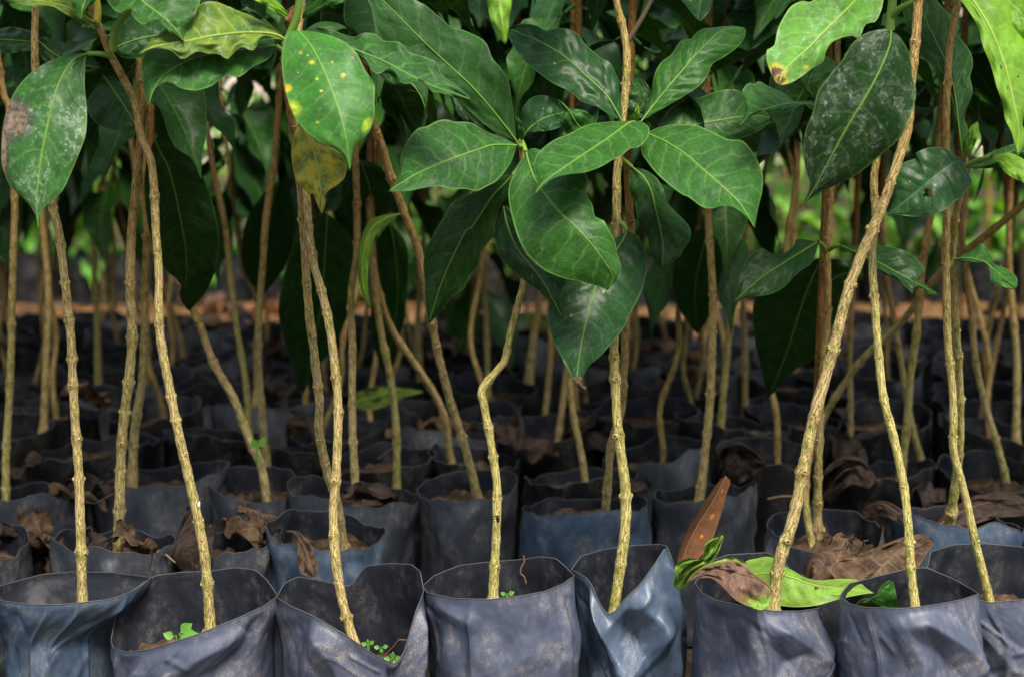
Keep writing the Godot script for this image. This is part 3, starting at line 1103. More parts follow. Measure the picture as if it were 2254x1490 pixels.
func bags_front() -> void:
	var q := PI / 2      # the side towards the path
	front_bag("blue-grey bag at the left end of the front row with upright fold lines", "bag_blue", 1.66,
		[-25, 1308, 0, 1323, 60, 1331, 130, 1332, 240, 1320, 300, 1298, 332, 1272], [-25, 1308, 0, 1290, 90, 1265, 160, 1259, 250, 1261, 332, 1272], [5, 252], 1,
		[[q + 0.28, 0.0, q + 0.28, 1.0, 0.003, 0.06], [q - 0.12, 0.0, q - 0.12, 1.0, 0.0026, 0.05], [q - 0.75, 0.0, q - 0.75, 1.0, 0.004, 0.07], [q - 0.9, 0.05, q - 0.5, 0.2, 0.004, 0.15]], 0.045, [q + 0.28, q - 0.12])
	front_bag("black bag with a slanting mouth that holds a sprig of weed", "bag_muddy", 1.60,
		[243, 1412, 248, 1428, 275, 1437, 330, 1430, 440, 1395, 520, 1362, 580, 1335, 610, 1312], [243, 1412, 255, 1350, 290, 1300, 340, 1268, 400, 1260, 460, 1258, 520, 1250, 560, 1255, 585, 1275, 610, 1312], [243, 608], 2,
		[[q - 0.5, 0.12, q - 0.1, 0.16, 0.007, 0.3], [q + 0.9, 0.0, q + 1.1, 0.5, -0.006, 0.3], [q - 0.9, 0.05, q - 0.3, 0.4, -0.005, 0.25], [q + 0.3, 0.2, q - 0.2, 0.6, 0.004, 0.2]], 0.06)
	front_bag("black bag torn low in front with a folded flap on its right", "bag_black", 1.60,
		[608, 1315, 640, 1335, 700, 1362, 760, 1398, 820, 1440, 868, 1464, 888, 1440, 900, 1395, 915, 1335, 932, 1302], [608, 1315, 625, 1285, 655, 1270, 700, 1278, 772, 1292, 790, 1265, 805, 1246, 860, 1241, 905, 1243, 925, 1258, 932, 1302], [610, 948], 3,
		[[q + 0.35, 0.08, q + 0.6, 0.45, 0.012, 0.26], [q + 0.35, 0.08, q - 0.05, 0.4, 0.008, 0.25], [q - 1.15, 0.0, q - 0.85, 0.5, 0.014, 0.3], [q - 0.75, 0.1, q - 0.7, 0.6, -0.014, 0.25], [q + 0.9, 0.2, q + 0.5, 0.7, -0.006, 0.35]], 0.075)
	front_bag("upright black bag with a dusty front in the middle of the front row", "bag_slate", 1.62,
		[930, 1290, 940, 1305, 1000, 1318, 1080, 1320, 1150, 1312, 1200, 1302, 1240, 1285, 1264, 1268], [930, 1290, 955, 1268, 1010, 1245, 1080, 1237, 1150, 1232, 1190, 1226, 1225, 1230, 1245, 1248, 1264, 1268], [935, 1282], 4,
		[[q + 0.38, 0.02, q + 0.42, 0.8, 0.0035, 0.08], [q + 0.9, 0.05, q + 0.4, 0.12, 0.004, 0.16], [q - 0.3, 0.3, q + 0.3, 0.5, 0.003, 0.25], [q - 1.0, 0.0, q - 0.9, 1.0, 0.003, 0.1]], 0.03, [q + 0.4])
	front_bag("crumpled blue-grey bag pulled up to a peak on its right", "bag_blue", 1.66,
		[1258, 1255, 1290, 1272, 1305, 1292, 1322, 1332, 1338, 1354, 1356, 1345, 1378, 1315, 1405, 1290, 1440, 1245, 1465, 1205, 1482, 1240, 1496, 1300], [1258, 1255, 1278, 1225, 1330, 1210, 1400, 1201, 1450, 1199, 1468, 1202, 1482, 1238, 1496, 1300], [1266, 1512], 5,
		[[q + 0.5, 0.1, q + 0.1, 0.42, 0.016, 0.3], [q + 0.1, 0.42, q - 0.6, 0.3, 0.012, 0.3], [q - 0.2, 0.05, q - 0.7, 0.55, 0.010, 0.3], [q + 0.1, 0.2, q - 0.1, 0.3, -0.02, 0.35], [q - 0.9, 0.1, q - 0.8, 0.9, 0.008, 0.2]], 0.1)
	front_bag("black bag under the brown and green fallen leaf", "bag_slate", 1.62,
		[1530, 1285, 1545, 1305, 1575, 1322, 1640, 1335, 1700, 1345, 1760, 1346, 1802, 1340], [1530, 1285, 1560, 1238, 1600, 1222, 1690, 1217, 1730, 1240, 1760, 1290, 1785, 1325, 1802, 1340], [1523, 1838], 6,
		[[q + 0.02, 0.0, q + 0.0, 1.0, 0.004, 0.07], [q - 0.35, 0.1, q - 1.0, 0.3, 0.012, 0.4], [q - 1.0, 0.3, q - 0.3, 0.7, -0.008, 0.4], [q - 0.6, 0.25, q - 0.2, 0.3, -0.012, 0.4], [q + 0.7, 0.1, q + 0.4, 0.6, -0.007, 0.4]], 0.045, [q + 0.02])
	front_bag("black bag with a broad creased front right of the fallen leaves", "bag_slate", 1.60,
		[1850, 1312, 1870, 1330, 1905, 1338, 1990, 1340, 2070, 1330, 2120, 1320, 2155, 1308], [1850, 1312, 1870, 1285, 1930, 1270, 2000, 1252, 2040, 1250, 2100, 1275, 2140, 1298, 2155, 1308], [1842, 2168], 7,
		[[q + 0.65, 0.05, q + 0.6, 1.0, 0.003, 0.08], [q - 0.2, 0.08, q - 0.95, 0.35, 0.012, 0.3], [q - 0.3, 0.25, q - 0.5, 0.6, -0.012, 0.5], [q + 0.1, 0.1, q + 0.0, 0.5, 0.008, 0.25], [q - 0.1, 0.55, q - 0.8, 0.4, 0.007, 0.25], [q - 0.7, 0.7, q - 1.0, 0.5, 0.006, 0.2]], 0.045, [q + 0.63])
	front_bag("black bag cut by the right edge of the view", "bag_slate", 1.70,
		[2040, 1260, 2075, 1290, 2120, 1312, 2180, 1327, 2240, 1322, 2300, 1310, 2330, 1280], [2040, 1260, 2050, 1215, 2100, 1200, 2170, 1197, 2254, 1205, 2310, 1230, 2330, 1280], [2050, 2330], 8,
		[[q + 0.05, 0.0, q + 0.1, 1.0, 0.003, 0.07], [q + 0.5, 0.2, q - 0.2, 0.5, 0.006, 0.3]])
	row_bag("bag mostly cut off by the left edge in the front row", "bag_black", -190, 1300, 150, 1.62, 9, 0.008, "plant bags of the front row", 0.04)
	row_bag("front bag just outside the right end of the row", "bag_slate", 2480, 1280, 150, 1.66, 10, 0.008, "plant bags of the front row", 0.04)


func bags_behind() -> void:
	var rows := [
		[-62, 1195, 128, 1.82, "bag_row", "bag at the left edge with torn brown leaves lying above it"],
		[255, 1192, 148, 1.82, "bag_row", "wide black bag holding a thick stem and dry brown litter"],
		[505, 1190, 108, 1.84, "bag_row", "dark bag half buried under shrivelled brown leaves"],
		[716, 1168, 130, 1.84, "bag_blue", "blue-grey bag with a holed dry leaf leaning on its rim"],
		[1288, 1112, 150, 2.00, "bag_blue", "grey-green bag with a wide open mouth behind the crumpled front bag"],
		[1030, 1068, 111, 2.04, "bag_row", "narrow black bag right behind the middle bag"],
		[778, 1082, 140, 2.04, "bag_row", "bag with a pale folded side behind the two crossing stems"],
		[1552, 1082, 120, 2.04, "bag_row", "flat black bag behind the curled orange-brown leaf"],
		[1815, 1165, 135, 1.88, "bag_row", "sagging bag with a curled front behind the fallen green leaf"],
		[2105, 1140, 140, 1.90, "bag_blue", "blue-grey bag with a raised corner at the right behind the front row"],
		[350, 1050, 150, 2.08, "bag_row", "broad bag behind the left pair of stems"],
		[562, 1062, 106, 2.06, "bag_row", "square-cornered bag at the foot of the slanting stem"],
		[60, 1085, 130, 2.04, "bag_row", "bag heaped with brown leaves at the left"],
		[826, 1012, 126, 2.26, "bag_shade_black", "bag at the foot of the stem with a swollen joint left of the middle"],
		[1042, 1005, 100, 2.28, "bag_shade_black", "small bag in the dark behind the narrow black bag"],
		[1278, 1050, 132, 2.16, "bag_shade_black", "dark open bag with a mossy stem right of the middle"],
		[1420, 905, 118, 2.44, "bag_shade_black", "tall bag with a grey side standing right of the central stems"],
		[1615, 930, 122, 2.40, "bag_shade_black", "dark bag under a shrivelled leaf right of the centre"],
		[1945, 1035, 118, 2.16, "bag_shade_black", "bag between the two bare stems on the right"],
		[2185, 1040, 125, 2.14, "bag_shade_black", "bag at the foot of the bent stem near the right edge"],
		[470, 955, 112, 2.36, "bag_shade_black", "dim bag behind the slanting stem on the left"],
		[215, 985, 125, 2.30, "bag_shade_black", "dim bag behind the leftmost thick stem"],
		[1085, 850, 102, 2.78, "bag_shade_black", "open-mouthed bag in the shade left of the hanging leaf tip"],
		[640, 990, 105, 2.28, "bag_shade_black", "dark bag between the slanting and the crossing stems"],
	]
	var k := 20
	for r: Array in rows:
		row_bag(r[5], r[4], r[0], r[1], r[2], r[3], k, 0.009)
		k += 1


func is_free(p: Vector2, gap: float) -> bool:
	for q: Vector2 in bag_spots:
		if p.distance_to(q) < gap:
			return false
	return true


# The rest of the bed: bags with their seedlings, rank behind rank
func plants_fill() -> void:
	var bags := []
	for k in 6:
		var o := Node3D.new()
		o.name = "bag_proto_%d" % k
		o.set_meta("kin", "polythene_bag")
		add_child(o)
		tag(o, "black bag in the crowded shade of the bed", "plant bag", "plant bags deep in the bed")
		var r := 0.064 + 0.002 * (k % 4)
		bag_parts(o, bag_geo(round_rim(Vector3(0, RIM, 0), r, 40 + k, 0.010, 48), Vector3.ZERO, r, 12, 40 + k, random_creases(60 + k, 5)), ["bag_shade_black", "bag_shade_black", "bag_row"][k % 3], Vector3.ZERO)
		part("soil", soil_geo(Vector3(0, RIM - 0.025, 0), r * 0.82, k), M.soil, o)
		bags.append(o)
	var kinds := []
	for k in 9:
		var o := Node3D.new()
		o.name = "seedling_proto_%d" % k
		o.set_meta("kin", "seedling")
		add_child(o)
		tag(o, "bare-stemmed seedling in the crowded shade of the bed", "seedling", "seedlings deep in the bed")
		var tall := 0.74 + 0.03 * k
		var line := PackedVector3Array()
		var rad := PackedFloat32Array()
		var cols := PackedColorArray()
		var next := 0.05
		var lean := Vector2(rng.randf_range(-0.06, 0.06), rng.randf_range(-0.06, 0.06))
		for j in 61:
			var t := j / 60.0
			var h := t * tall
			var w := 0.022 * (1.0 - t * 0.5)
			line.append(Vector3(lean.x * t + w * soft.get_noise_2d(h * 3.0, k * 11.0), h - 0.03, lean.y * t + w * soft.get_noise_2d(h * 3.0, k * 11.0 + 50.0)))
			var swell := 0.0
			if h > next:
				swell = 0.3
				next += rng.randf_range(0.03, 0.055)
			rad.append(lerpf(0.0038, 0.0022, t) * (1.0 + swell))
			cols.append(Color(0.8, 0.72, 0.52).lerp(Color(0.48, 0.36, 0.25), smoothstep(0.3, 0.75, t)).lerp(Color(0.3, 0.2, 0.13), swell * 1.6))
		var g := Geo.new()
		tube(g, line, rad, 7, cols, 0.1, 9.0)
		part("stem", g, M.bark, o)
		var yaw := rng.randf() * TAU
		var from: float = [0.36, 0.46, 0.40, 0.22, 0.5, 0.34, 0.44, 0.17, 0.38][k] + rng.randf_range(0.0, 0.05)
		var h := from
		while h < tall - 0.03:
			var p: Vector3 = line[clampi(int((h + 0.03) / tall * 60.0), 0, 60)]
			for s in 2:
				if rng.randf() > 0.1:
					add_leaf(o, p, yaw + PI * s + rng.randf_range(-0.3, 0.3), lerpf(-0.75, 0.35, (h - from) / (tall - from)) + rng.randf_range(-0.3, 0.2), rng.randf_range(1.0, 1.35), dark_protos if rng.randf() < 0.6 else leaf_protos, rng.randf_range(-0.3, 0.3))
			yaw += PI / 2 + rng.randf_range(-0.25, 0.25)
			h += rng.randf_range(0.026, 0.04) * (1.8 if h < 0.35 else 1.0)
		kinds.append(o)
	var n := 0
	for row in 15:
		var d := 1.66 + row * 0.15
		var half := d * 0.29 + 0.5
		var count := int(half * 2.0 / 0.148)
		var shown := 0
		var stems := 0
		for i in count:
			var x := -half + (i + 0.5 * (row % 2)) * 0.148 + rng.randf_range(-0.016, 0.016)
			var z := -d + rng.randf_range(-0.018, 0.018)
			if d < 2.12 and absf(x) < d * 0.30:
				continue
			if not is_free(Vector2(x, z), 0.122):
				continue
			var seen := absf(x) < d * 0.29
			if seen: shown += 1
			var who := "shaded black bag, %s from the left in the %s rank from the back" % [ORDER[shown], ORDER[15 - row]] if seen else "black bag of the shaded ranks, beyond the side of the view"
			copy(bags[n % 6], Vector3(x, 0, z), rng.randf() * TAU, rng.randf_range(0.94, 1.05), who, "", Vector2(rng.randf_range(-0.06, 0.06), rng.randf_range(-0.06, 0.06)))
			# the gaps through which the sunny side shows
			var px := CX + x * F / d
			var gap := false
			for q: Array in [[150, 300], [450, 570], [895, 965], [1675, 1800], [1850, 1990], [2110, 2190]]:
				gap = gap or (px > q[0] and px < q[1])
			if gap and d > 2.3 and rng.randf() < 0.85:
				continue
			if rng.randf() < (0.78 if d > 2.25 else (0.12 if absf(x) < d * 0.3 else 0.9)):
				if seen: stems += 1
				who = "dim bare seedling, %s from the left in the %s rank from the back" % [ORDER[stems], ORDER[15 - row]] if seen else "seedling of the shaded ranks, beyond the side of the view"
				var which := n % 9
				if (which == 3 or which == 7) and (d < 2.75 or n % 2 == 0):
					which = 4
				copy(kinds[which], Vector3(x, RIM - 0.025, z), rng.randf() * TAU, rng.randf_range(0.92, 1.1), who, "", Vector2(rng.randf_range(-0.09, 0.09), rng.randf_range(-0.09, 0.09)))
			n += 1
	for o: Node in bags: o.free()
	for o: Node in kinds: o.free()


# ------------------------------------------------------------------ the front plants, leaf by leaf

func plant(key: String, label: String, x: float, y: float, d: float) -> Node3D:
	var p := at(x, y, d)
	plants[key] = thing("seedling", label, "seedling", Vector3(p.x, RIM - 0.03, p.z), "seedlings of the front rows")
	return plants[key]


func plants_front() -> void:
	var p: Node3D
	# -- the second stem from the left, brown and forked, with the blighted dusty leaf
	p = plant("S2", "curved stem left of the forked pair, bearing the dusty leaf with a brown blotch", 463, 1385, 1.60)
	var line := stem(p, [463, 1385, 450, 1230, 430, 1120, 405, 1010, 385, 920, 362, 800, 350, 720, 348, 600, 342, 500, 337, 400, 330, 350, 310, 300, 297, 230, 280, 190, 245, 125, 222, 70, 205, 30, 190, -40, 180, -160], 1.60, 1.56, 14.5, 9, {"brown": 0.72})
	lf(p, "leaf_dusty_blight", 1.55, 1.50, [190, 118, 162, 131, 135, 169, 116, 219, 101, 287, 88, 354, 81, 421, 80, 470, 85, 511], [168, 116, 111, 133, 61, 165, 27, 209, 7, 266, 2, 320, 3, 364, 20, 408, 51, 438, 74, 469], [187, 135, 185, 189, 190, 243, 187, 297, 172, 340, 155, 381, 135, 421, 101, 452, 88, 474], 0.012, 0.006, {"pet": [245, 125, 1.565], "label": "large dusty leaf with a brown blotch on its edge", "wave": 0.0025})
	lf(p, "leaf_mid", 1.54, 1.50, [250, -60, 310, 0, 357, 37, 388, 67, 405, 94], [225, -20, 256, 26, 283, 20, 293, 37, 314, 54, 337, 44, 357, 54, 381, 78], [350, -50, 435, -10, 432, 20, 425, 45, 412, 58, 404, 80], -0.01, 0.018, {"k": 4.0, "wave": 0.006})
	lf(p, "leaf_deep", 1.60, 1.64, [252, 105, 290, 90, 340, 78, 410, 66], [240, 70, 265, 35, 310, 18, 360, 25], [265, 125, 300, 128, 345, 115, 385, 85], 0.02, -0.005, {"nv": 24})
	lf(p, "leaf_olive", 1.545, 1.50, [205, 48, 165, 24, 120, 8, 60, -2, -20, -10], [200, 34, 165, 8, 120, -14, 60, -28], [196, 62, 160, 40, 110, 16, 50, 10], 0.012, -0.004, {"nv": 24, "pet": [208, 58, 1.56]})
	lf(p, "leaf_fresh", 1.53, 1.50, [192, -60, 188, -10, 180, 20, 178, 45], [150, -30, 155, 2, 168, 32], [222, -30, 210, 0, 188, 22], 0.004, 0.004, {"nv": 22})
	twig(p, "petiole", [248, 112, 250, 75, 268, 40, 300, 10, 320, -20], 1.56, 1.55, 9, 6, "petiole")
	twig(p, "petiole", [212, 48, 214, 20, 208, -30], 1.55, 1.55, 9, 6, "petiole_yellow")
	crown_above(p, 195, 1.56, 178, 1.56)
	# -- leftmost stem
	p = plant("S1", "pale bare stem rising from the blue-grey bag at the left end", 180, 1325, 1.66)
	stem(p, [180, 1325, 176, 1180, 172, 1040, 165, 940, 160, 860, 155, 750, 148, 680, 138, 590, 126, 500, 112, 445, 100, 370, 88, 280, 76, 150, 76, 40, 80, -60, 84, -200], 1.66, 1.66, 14, 9, {"brown": 0.85})
	lf(p, "leaf_deep", 1.69, 1.66, [80, 95, 50, 90, 20, 88, -40, 84], [75, 72, 45, 62, 10, 60], [85, 110, 50, 112, 10, 116], 0.02, -0.01, {"nv": 22, "k": 5.0})
	lf(p, "leaf_deep", 1.70, 1.70, [84, 90, 120, 120, 170, 140, 225, 150], [95, 80, 140, 95, 190, 115], [85, 120, 120, 150, 180, 160], 0.01, 0.0, {"nv": 22})
	crown_above(p, 78, 1.66, 84, 1.66)
	# -- the pair that crosses low down
	p = plant("S3", "mossy front stem of the crossing pair, rooted in the torn bag", 775, 1405, 1.60)
	stem(p, [775, 1405, 757, 1340, 742, 1260, 735, 1190, 733, 1120, 738, 1060, 742, 980, 744, 900, 738, 820, 725, 720, 707, 640, 690, 580, 680, 510, 676, 450, 668, 380, 655, 300, 650, 230, 648, 150, 660, 40, 668, -80], 1.60, 1.66, 14, 9, {"brown": 0.95})
	crown_above(p, 665, 1.66, 668, 1.66)
	p = plant("S3a", "rear stem of the crossing pair, crowned by the yellow-spotted leaf", 755, 1205, 1.84)
	stem(p, [755, 1205, 748, 1150, 738, 1090, 720, 1040, 702, 950, 702, 880, 690, 770, 680, 690, 672, 580, 665, 480, 660, 410, 650, 320, 640, 250, 632, 200, 626, 140, 628, 90], 1.84, 1.58, 13, 10, {"brown": 0.72})
	twig(p, "green_shoot", [628, 100, 640, 70, 652, 40, 658, 0, 662, -60], 1.58, 1.56, 10, 7, "petiole")
	lf(p, "leaf_spotted", 1.555, 1.49, [655, 66, 680, 95, 700, 130, 718, 170, 735, 215, 750, 260, 762, 310, 770, 378], [632, 75, 621, 110, 620, 150, 628, 200, 640, 240, 660, 275, 700, 310, 740, 330, 760, 350], [700, 72, 745, 85, 780, 111, 794, 135, 808, 162, 819, 172, 825, 196, 823, 230, 825, 245, 814, 287, 794, 307, 780, 322, 775, 342], 0.008, 0.016, {"label": "broad bright leaf sprinkled with yellow spots", "wave": 0.0018, "bow": 0.014})
	lf(p, "leaf_olive", 1.555, 1.49, [630, 88, 600, 74, 539, 71, 472, 78, 405, 91, 344, 101, 300, 121], [610, 68, 587, 52, 539, 30, 506, 17, 479, 5, 448, 5, 410, 30, 370, 60, 337, 84, 311, 111], [593, 84, 573, 88, 556, 111, 538, 104, 526, 105, 510, 120, 499, 130, 479, 118, 455, 118, 440, 112, 425, 116, 401, 130, 380, 114, 357, 106, 324, 110], 0.03, -0.006, {"label": "wavy-edged olive leaf", "k": 5.0, "wave": 0.006, "pmat": "petiole_yellow", "pet": [630, 105, 1.575]})
	lf(p, "leaf_fresh", 1.57, 1.50, [606, 100, 540, 108, 470, 118, 420, 130, 390, 145, 360, 165, 338, 195, 325, 236], [590, 80, 500, 90, 400, 95, 330, 108, 311, 135, 312, 170, 317, 205], [600, 118, 587, 132, 556, 147, 526, 169, 499, 167, 480, 178, 465, 189, 431, 199, 398, 194, 375, 181, 360, 181, 341, 195, 330, 219], 0.03, -0.012, {"wave": 0.004, "pet": [628, 130, 1.58]})
	lf(p, "leaf_yellowing", 1.60, 1.56, [655, 258, 668, 285, 680, 305, 692, 340, 700, 380, 706, 420, 708, 473], [654, 272, 647, 297, 641, 325, 642, 354, 649, 388, 668, 418, 680, 430, 688, 426, 697, 448], [690, 290, 735, 320, 758, 350, 762, 372, 757, 392, 742, 408, 728, 418, 721, 430, 715, 454], 0.004, 0.004, {"label": "yellowing leaf hanging under the spotted one"})
	lf(p, "leaf_mid", 1.575, 1.50, [662, 72, 705, 82, 750, 98, 800, 116, 851, 138, 902, 165, 952, 189, 1003, 206, 1042, 221], [690, 60, 730, 66, 757, 76, 782, 81, 800, 72, 828, 76, 844, 90, 875, 91, 890, 102, 902, 115, 935, 125, 958, 136, 968, 158, 980, 172, 1000, 183, 1023, 202], [690, 86, 730, 102, 770, 116, 792, 124, 806, 136, 818, 155, 834, 163, 851, 153, 868, 162, 882, 181, 900, 185, 912, 175, 928, 175, 940, 188, 952, 203, 970, 204, 1006, 216], 0.022, -0.01, {"k": 5.0, "wave": 0.006, "label": "rippled pale leaf pointing right"})
	lf(p, "leaf_deep", 1.60, 1.57, [780, 110, 850, 150, 900, 180, 925, 210, 937, 244], [800, 135, 836, 165, 863, 193, 890, 203, 915, 203, 929, 222], [830, 110, 880, 150, 920, 172, 940, 190, 941, 220], 0.006, 0.01, {"nv": 26})
	lf(p, "leaf_bright", 1.56, 1.53, [634, 36, 612, 18, 580, -6, 540, -30], [628, 22, 600, -6, 560, -34], [618, 36, 586, 14, 548, -8], 0.01, -0.002, {"nv": 20})
	lf(p, "leaf_fresh", 1.57, 1.53, [664, 42, 690, 20, 735, -6, 800, -30], [668, 24, 690, -6, 740, -40], [686, 34, 712, 18, 760, 2], 0.008, 0.0, {"nv": 20})
	lf(p, "leaf_deep", 1.61, 1.62, [662, 78, 690, 66, 720, 58, 765, 62], [680, 60, 705, 48, 740, 50], [690, 76, 720, 76, 745, 72], 0.02, 0.0, {"nv": 18})
	lf(p, "leaf_deep", 1.61, 1.60, [618, 95, 590, 60, 560, 40, 520, 25], [606, 66, 580, 40, 560, 24, 535, 14], [598, 84, 575, 62, 545, 45], 0.0, 0.0, {"nv": 18})
	lf(p, "leaf_dead_orange", 1.585, 1.58, [636, 84, 640, 62, 644, 40, 648, 10], [632, 72, 626, 50, 634, 22], [646, 70, 650, 50, 652, 24], 0.0, 0.004, {"nv": 14, "label": "small dead brown and yellow leaf in the shoot"})
	# -- the middle plant
	p = plant("S4", "kinked stem from the dusty middle bag with leaves fanned at its low crown", 1085, 1315, 1.62)
	stem(p, [1085, 1315, 1092, 1180, 1094, 1080, 1088, 1020, 1076, 950, 1065, 890, 1060, 862, 1072, 842, 1100, 808, 1112, 790, 1122, 740, 1140, 670, 1150, 630, 1162, 560, 1165, 450, 1155, 380, 1148, 335, 1146, 305], 1.62, 1.63, 13.5, 7, {"brown": 0.85})
	lf(p, "leaf_deep", 1.63, 1.60, [1138, 312, 1110, 275, 1087, 246, 1037, 189, 986, 142, 935, 94, 892, 51, 850, 8, 810, -30, 775, -55], [1104, 300, 1070, 276, 1040, 250, 1006, 219, 950, 185, 900, 150, 860, 112, 834, 74, 822, 44, 817, 17, 800, -15, 785, -40], [1136, 300, 1131, 256, 1126, 219, 1121, 185, 1107, 155, 1084, 128, 1074, 101, 1062, 86, 1047, 78, 1020, 66, 996, 62, 980, 48, 959, 30, 939, 13, 915, 0, 880, -22, 830, -48], -0.004, 0.016, {"pet": [1147, 332, 1.632], "label": "long dark leaf slanting up to the left", "nv": 48, "wave": 0.004})
	lf(p, "leaf_gloss", 1.66, 1.69, [1132, 312, 1090, 296, 1050, 270, 1010, 230, 985, 190], [1105, 312, 1070, 300, 1030, 275, 1000, 240], [1120, 290, 1080, 255, 1030, 200], 0.0, 0.0, {"nv": 20})
	lf(p, "leaf_mid", 1.60, 1.52, [1138, 320, 1087, 319, 1053, 329, 1003, 347, 952, 367, 902, 391, 853, 423], [1124, 312, 1104, 303, 1070, 290, 1037, 270, 1000, 268, 983, 263, 962, 266, 939, 278, 919, 283, 898, 307, 887, 330, 881, 354, 880, 381, 868, 405], [1132, 337, 1126, 354, 1111, 378, 1091, 400, 1070, 411, 1050, 421, 1026, 416, 1000, 416, 959, 410, 925, 415, 902, 420, 878, 421], 0.03, -0.012, {"label": "broad pale leaf pointing left with a dripping tip", "wave": 0.0022, "pet": [1148, 325, 1.625]})
	lf(p, "leaf_fresh", 1.60, 1.545, [1158, 335, 1166, 365, 1180, 400, 1205, 435, 1235, 470, 1266, 499, 1303, 539, 1337, 586, 1350, 612, 1338, 640], [1146, 357, 1128, 388, 1119, 421, 1122, 455, 1130, 490, 1141, 525, 1161, 562, 1195, 593, 1235, 611, 1276, 620, 1313, 630], [1176, 326, 1220, 345, 1270, 365, 1294, 390, 1290, 425, 1304, 450, 1310, 478, 1328, 484, 1340, 505, 1354, 532, 1358, 559, 1367, 585, 1360, 612, 1346, 630], 0.006, 0.012, {"pet": [1147, 312, 1.632], "label": "large drooping leaf with a rolled tip", "bow": 0.03, "wave": 0.002})
	lf(p, "leaf_deep", 1.62, 1.64, [1128, 386, 1110, 405, 1087, 428, 1064, 462, 1040, 499, 1026, 508, 1006, 546, 986, 589, 966, 640, 952, 684, 943, 714], [1107, 386, 1074, 396, 1037, 425, 996, 446, 976, 479, 959, 505, 949, 525, 935, 552, 932, 583, 934, 613, 935, 640, 938, 680], [1126, 415, 1117, 435, 1101, 459, 1091, 485, 1089, 515, 1074, 535, 1058, 556, 1053, 583, 1033, 610, 1020, 637, 996, 653, 976, 677, 956, 701], 0.014, 0.012, {"pet": [1154, 352, 1.632], "label": "dull hanging leaf left of the drooping one", "wave": 0.003})
	lf(p, "leaf_gloss", 1.64, 1.575, [1108, 455, 1118, 500, 1138, 545, 1165, 580, 1190, 612, 1212, 650, 1226, 675, 1238, 702], [1094, 490, 1091, 529, 1101, 562, 1121, 589, 1148, 613, 1182, 637, 1205, 660, 1222, 684], [1130, 470, 1170, 530, 1215, 580, 1250, 612, 1238, 637, 1234, 664, 1238, 686], 0.018, -0.004, {"label": "bluish glossy leaf with a long tip"})
	lf(p, "leaf_gloss", 1.65, 1.66, [1150, 305, 1165, 283, 1190, 264, 1215, 254, 1248, 246], [1144, 270, 1150, 240, 1170, 215, 1200, 210, 1230, 222], [1178, 290, 1205, 288, 1232, 280, 1246, 265], 0.02, -0.01, {"nv": 24, "label": "small dark curled leaf above the fan"})
	lf(p, "leaf_fresh", 1.655, 1.645, [1305, 305, 1288, 292, 1270, 272, 1250, 240, 1225, 216], [1278, 302, 1254, 298, 1240, 280, 1238, 262, 1243, 244, 1232, 230], [1314, 272, 1296, 249, 1276, 241, 1254, 238, 1240, 226], 0.004, 0.004, {"nv": 22})
	lf(p, "leaf_fresh", 1.62, 1.61, [1148, 312, 1148, 290, 1142, 268, 1133, 246], [1142, 298, 1138, 276, 1134, 258], [1154, 296, 1150, 274, 1140, 258], 0.003, 0.003, {"nv": 14, "label": "slim pointed bud"})
	lf(p, "leaf_deep", 1.67, 1.70, [1150, 330, 1165, 320, 1185, 310, 1200, 290], [1150, 310, 1165, 290, 1185, 280], [1170, 335, 1190, 325, 1200, 310], 0.0, 0.0, {"nv": 16})
	# -- the tall stem right of the middle
	p = plant("S5", "tall stem in the crumpled bag with a whorl of flat leaves at mid-height", 1350, 1360, 1.66)
	stem(p, [1350, 1360, 1362, 1270, 1375, 1180, 1378, 1090, 1370, 1020, 1360, 940, 1355, 860, 1352, 760, 1358, 640, 1358, 500, 1358, 400, 1362, 350, 1372, 250, 1380, 150, 1378, 95, 1366, 40, 1357, 0, 1345, -90, 1342, -200], 1.66, 1.66, 15.5, 9, {"brown": 0.85})
	twig(p, "side_branch", [1380, 94, 1400, 62, 1418, 32, 1436, -6, 1446, -50], 1.66, 1.66, 6, 4, "trunk")
	crown_above(p, 1350, 1.66, 1342, 1.66)
	lf(p, "leaf_gloss", 1.65, 1.70, [1370, 268, 1337, 212, 1289, 165, 1239, 121, 1188, 91, 1148, 74, 1119, 62], [1343, 253, 1310, 233, 1279, 223, 1256, 202, 1215, 182, 1175, 152, 1151, 131, 1134, 108, 1120, 82], [1371, 236, 1369, 189, 1357, 165, 1343, 138, 1320, 125, 1303, 110, 1289, 98, 1269, 72, 1235, 61, 1202, 67, 1180, 56, 1148, 52], -0.012, 0.014, {"pet": [1371, 292, 1.66], "label": "dark crinkled leaf pointing up left", "quilt": 0.001, "wave": 0.004})
	lf(p, "leaf_fresh", 1.64, 1.70, [1411, 268, 1451, 216, 1494, 165, 1528, 125, 1561, 91, 1592, 66, 1640, 60], [1424, 233, 1434, 202, 1441, 165, 1455, 138, 1478, 120, 1492, 98, 1503, 88, 1521, 86, 1530, 76, 1545, 64, 1575, 60, 1610, 57], [1441, 250, 1475, 229, 1510, 209, 1548, 181, 1568, 142, 1595, 125, 1619, 108, 1635, 90, 1643, 72], 0.02, -0.004, {"pet": [1374, 296, 1.66], "label": "upright striped leaf pointing up right", "quilt": 0.0024, "wave": 0.003})
	lf(p, "leaf_fresh", 1.60, 1.50, [1400, 268, 1384, 271, 1340, 303, 1289, 337, 1239, 371, 1198, 401, 1176, 430], [1385, 266, 1357, 267, 1323, 270, 1289, 276, 1256, 293, 1222, 307, 1198, 324, 1182, 341, 1176, 364, 1184, 391, 1181, 412], [1418, 270, 1431, 287, 1421, 310, 1404, 325, 1387, 327, 1367, 344, 1350, 351, 1323, 367, 1289, 379, 1256, 383, 1222, 391, 1198, 408], 0.03, -0.012, {"pet": [1370, 292, 1.66], "label": "flat leaf pointing left across the tall stem", "wave": 0.002})
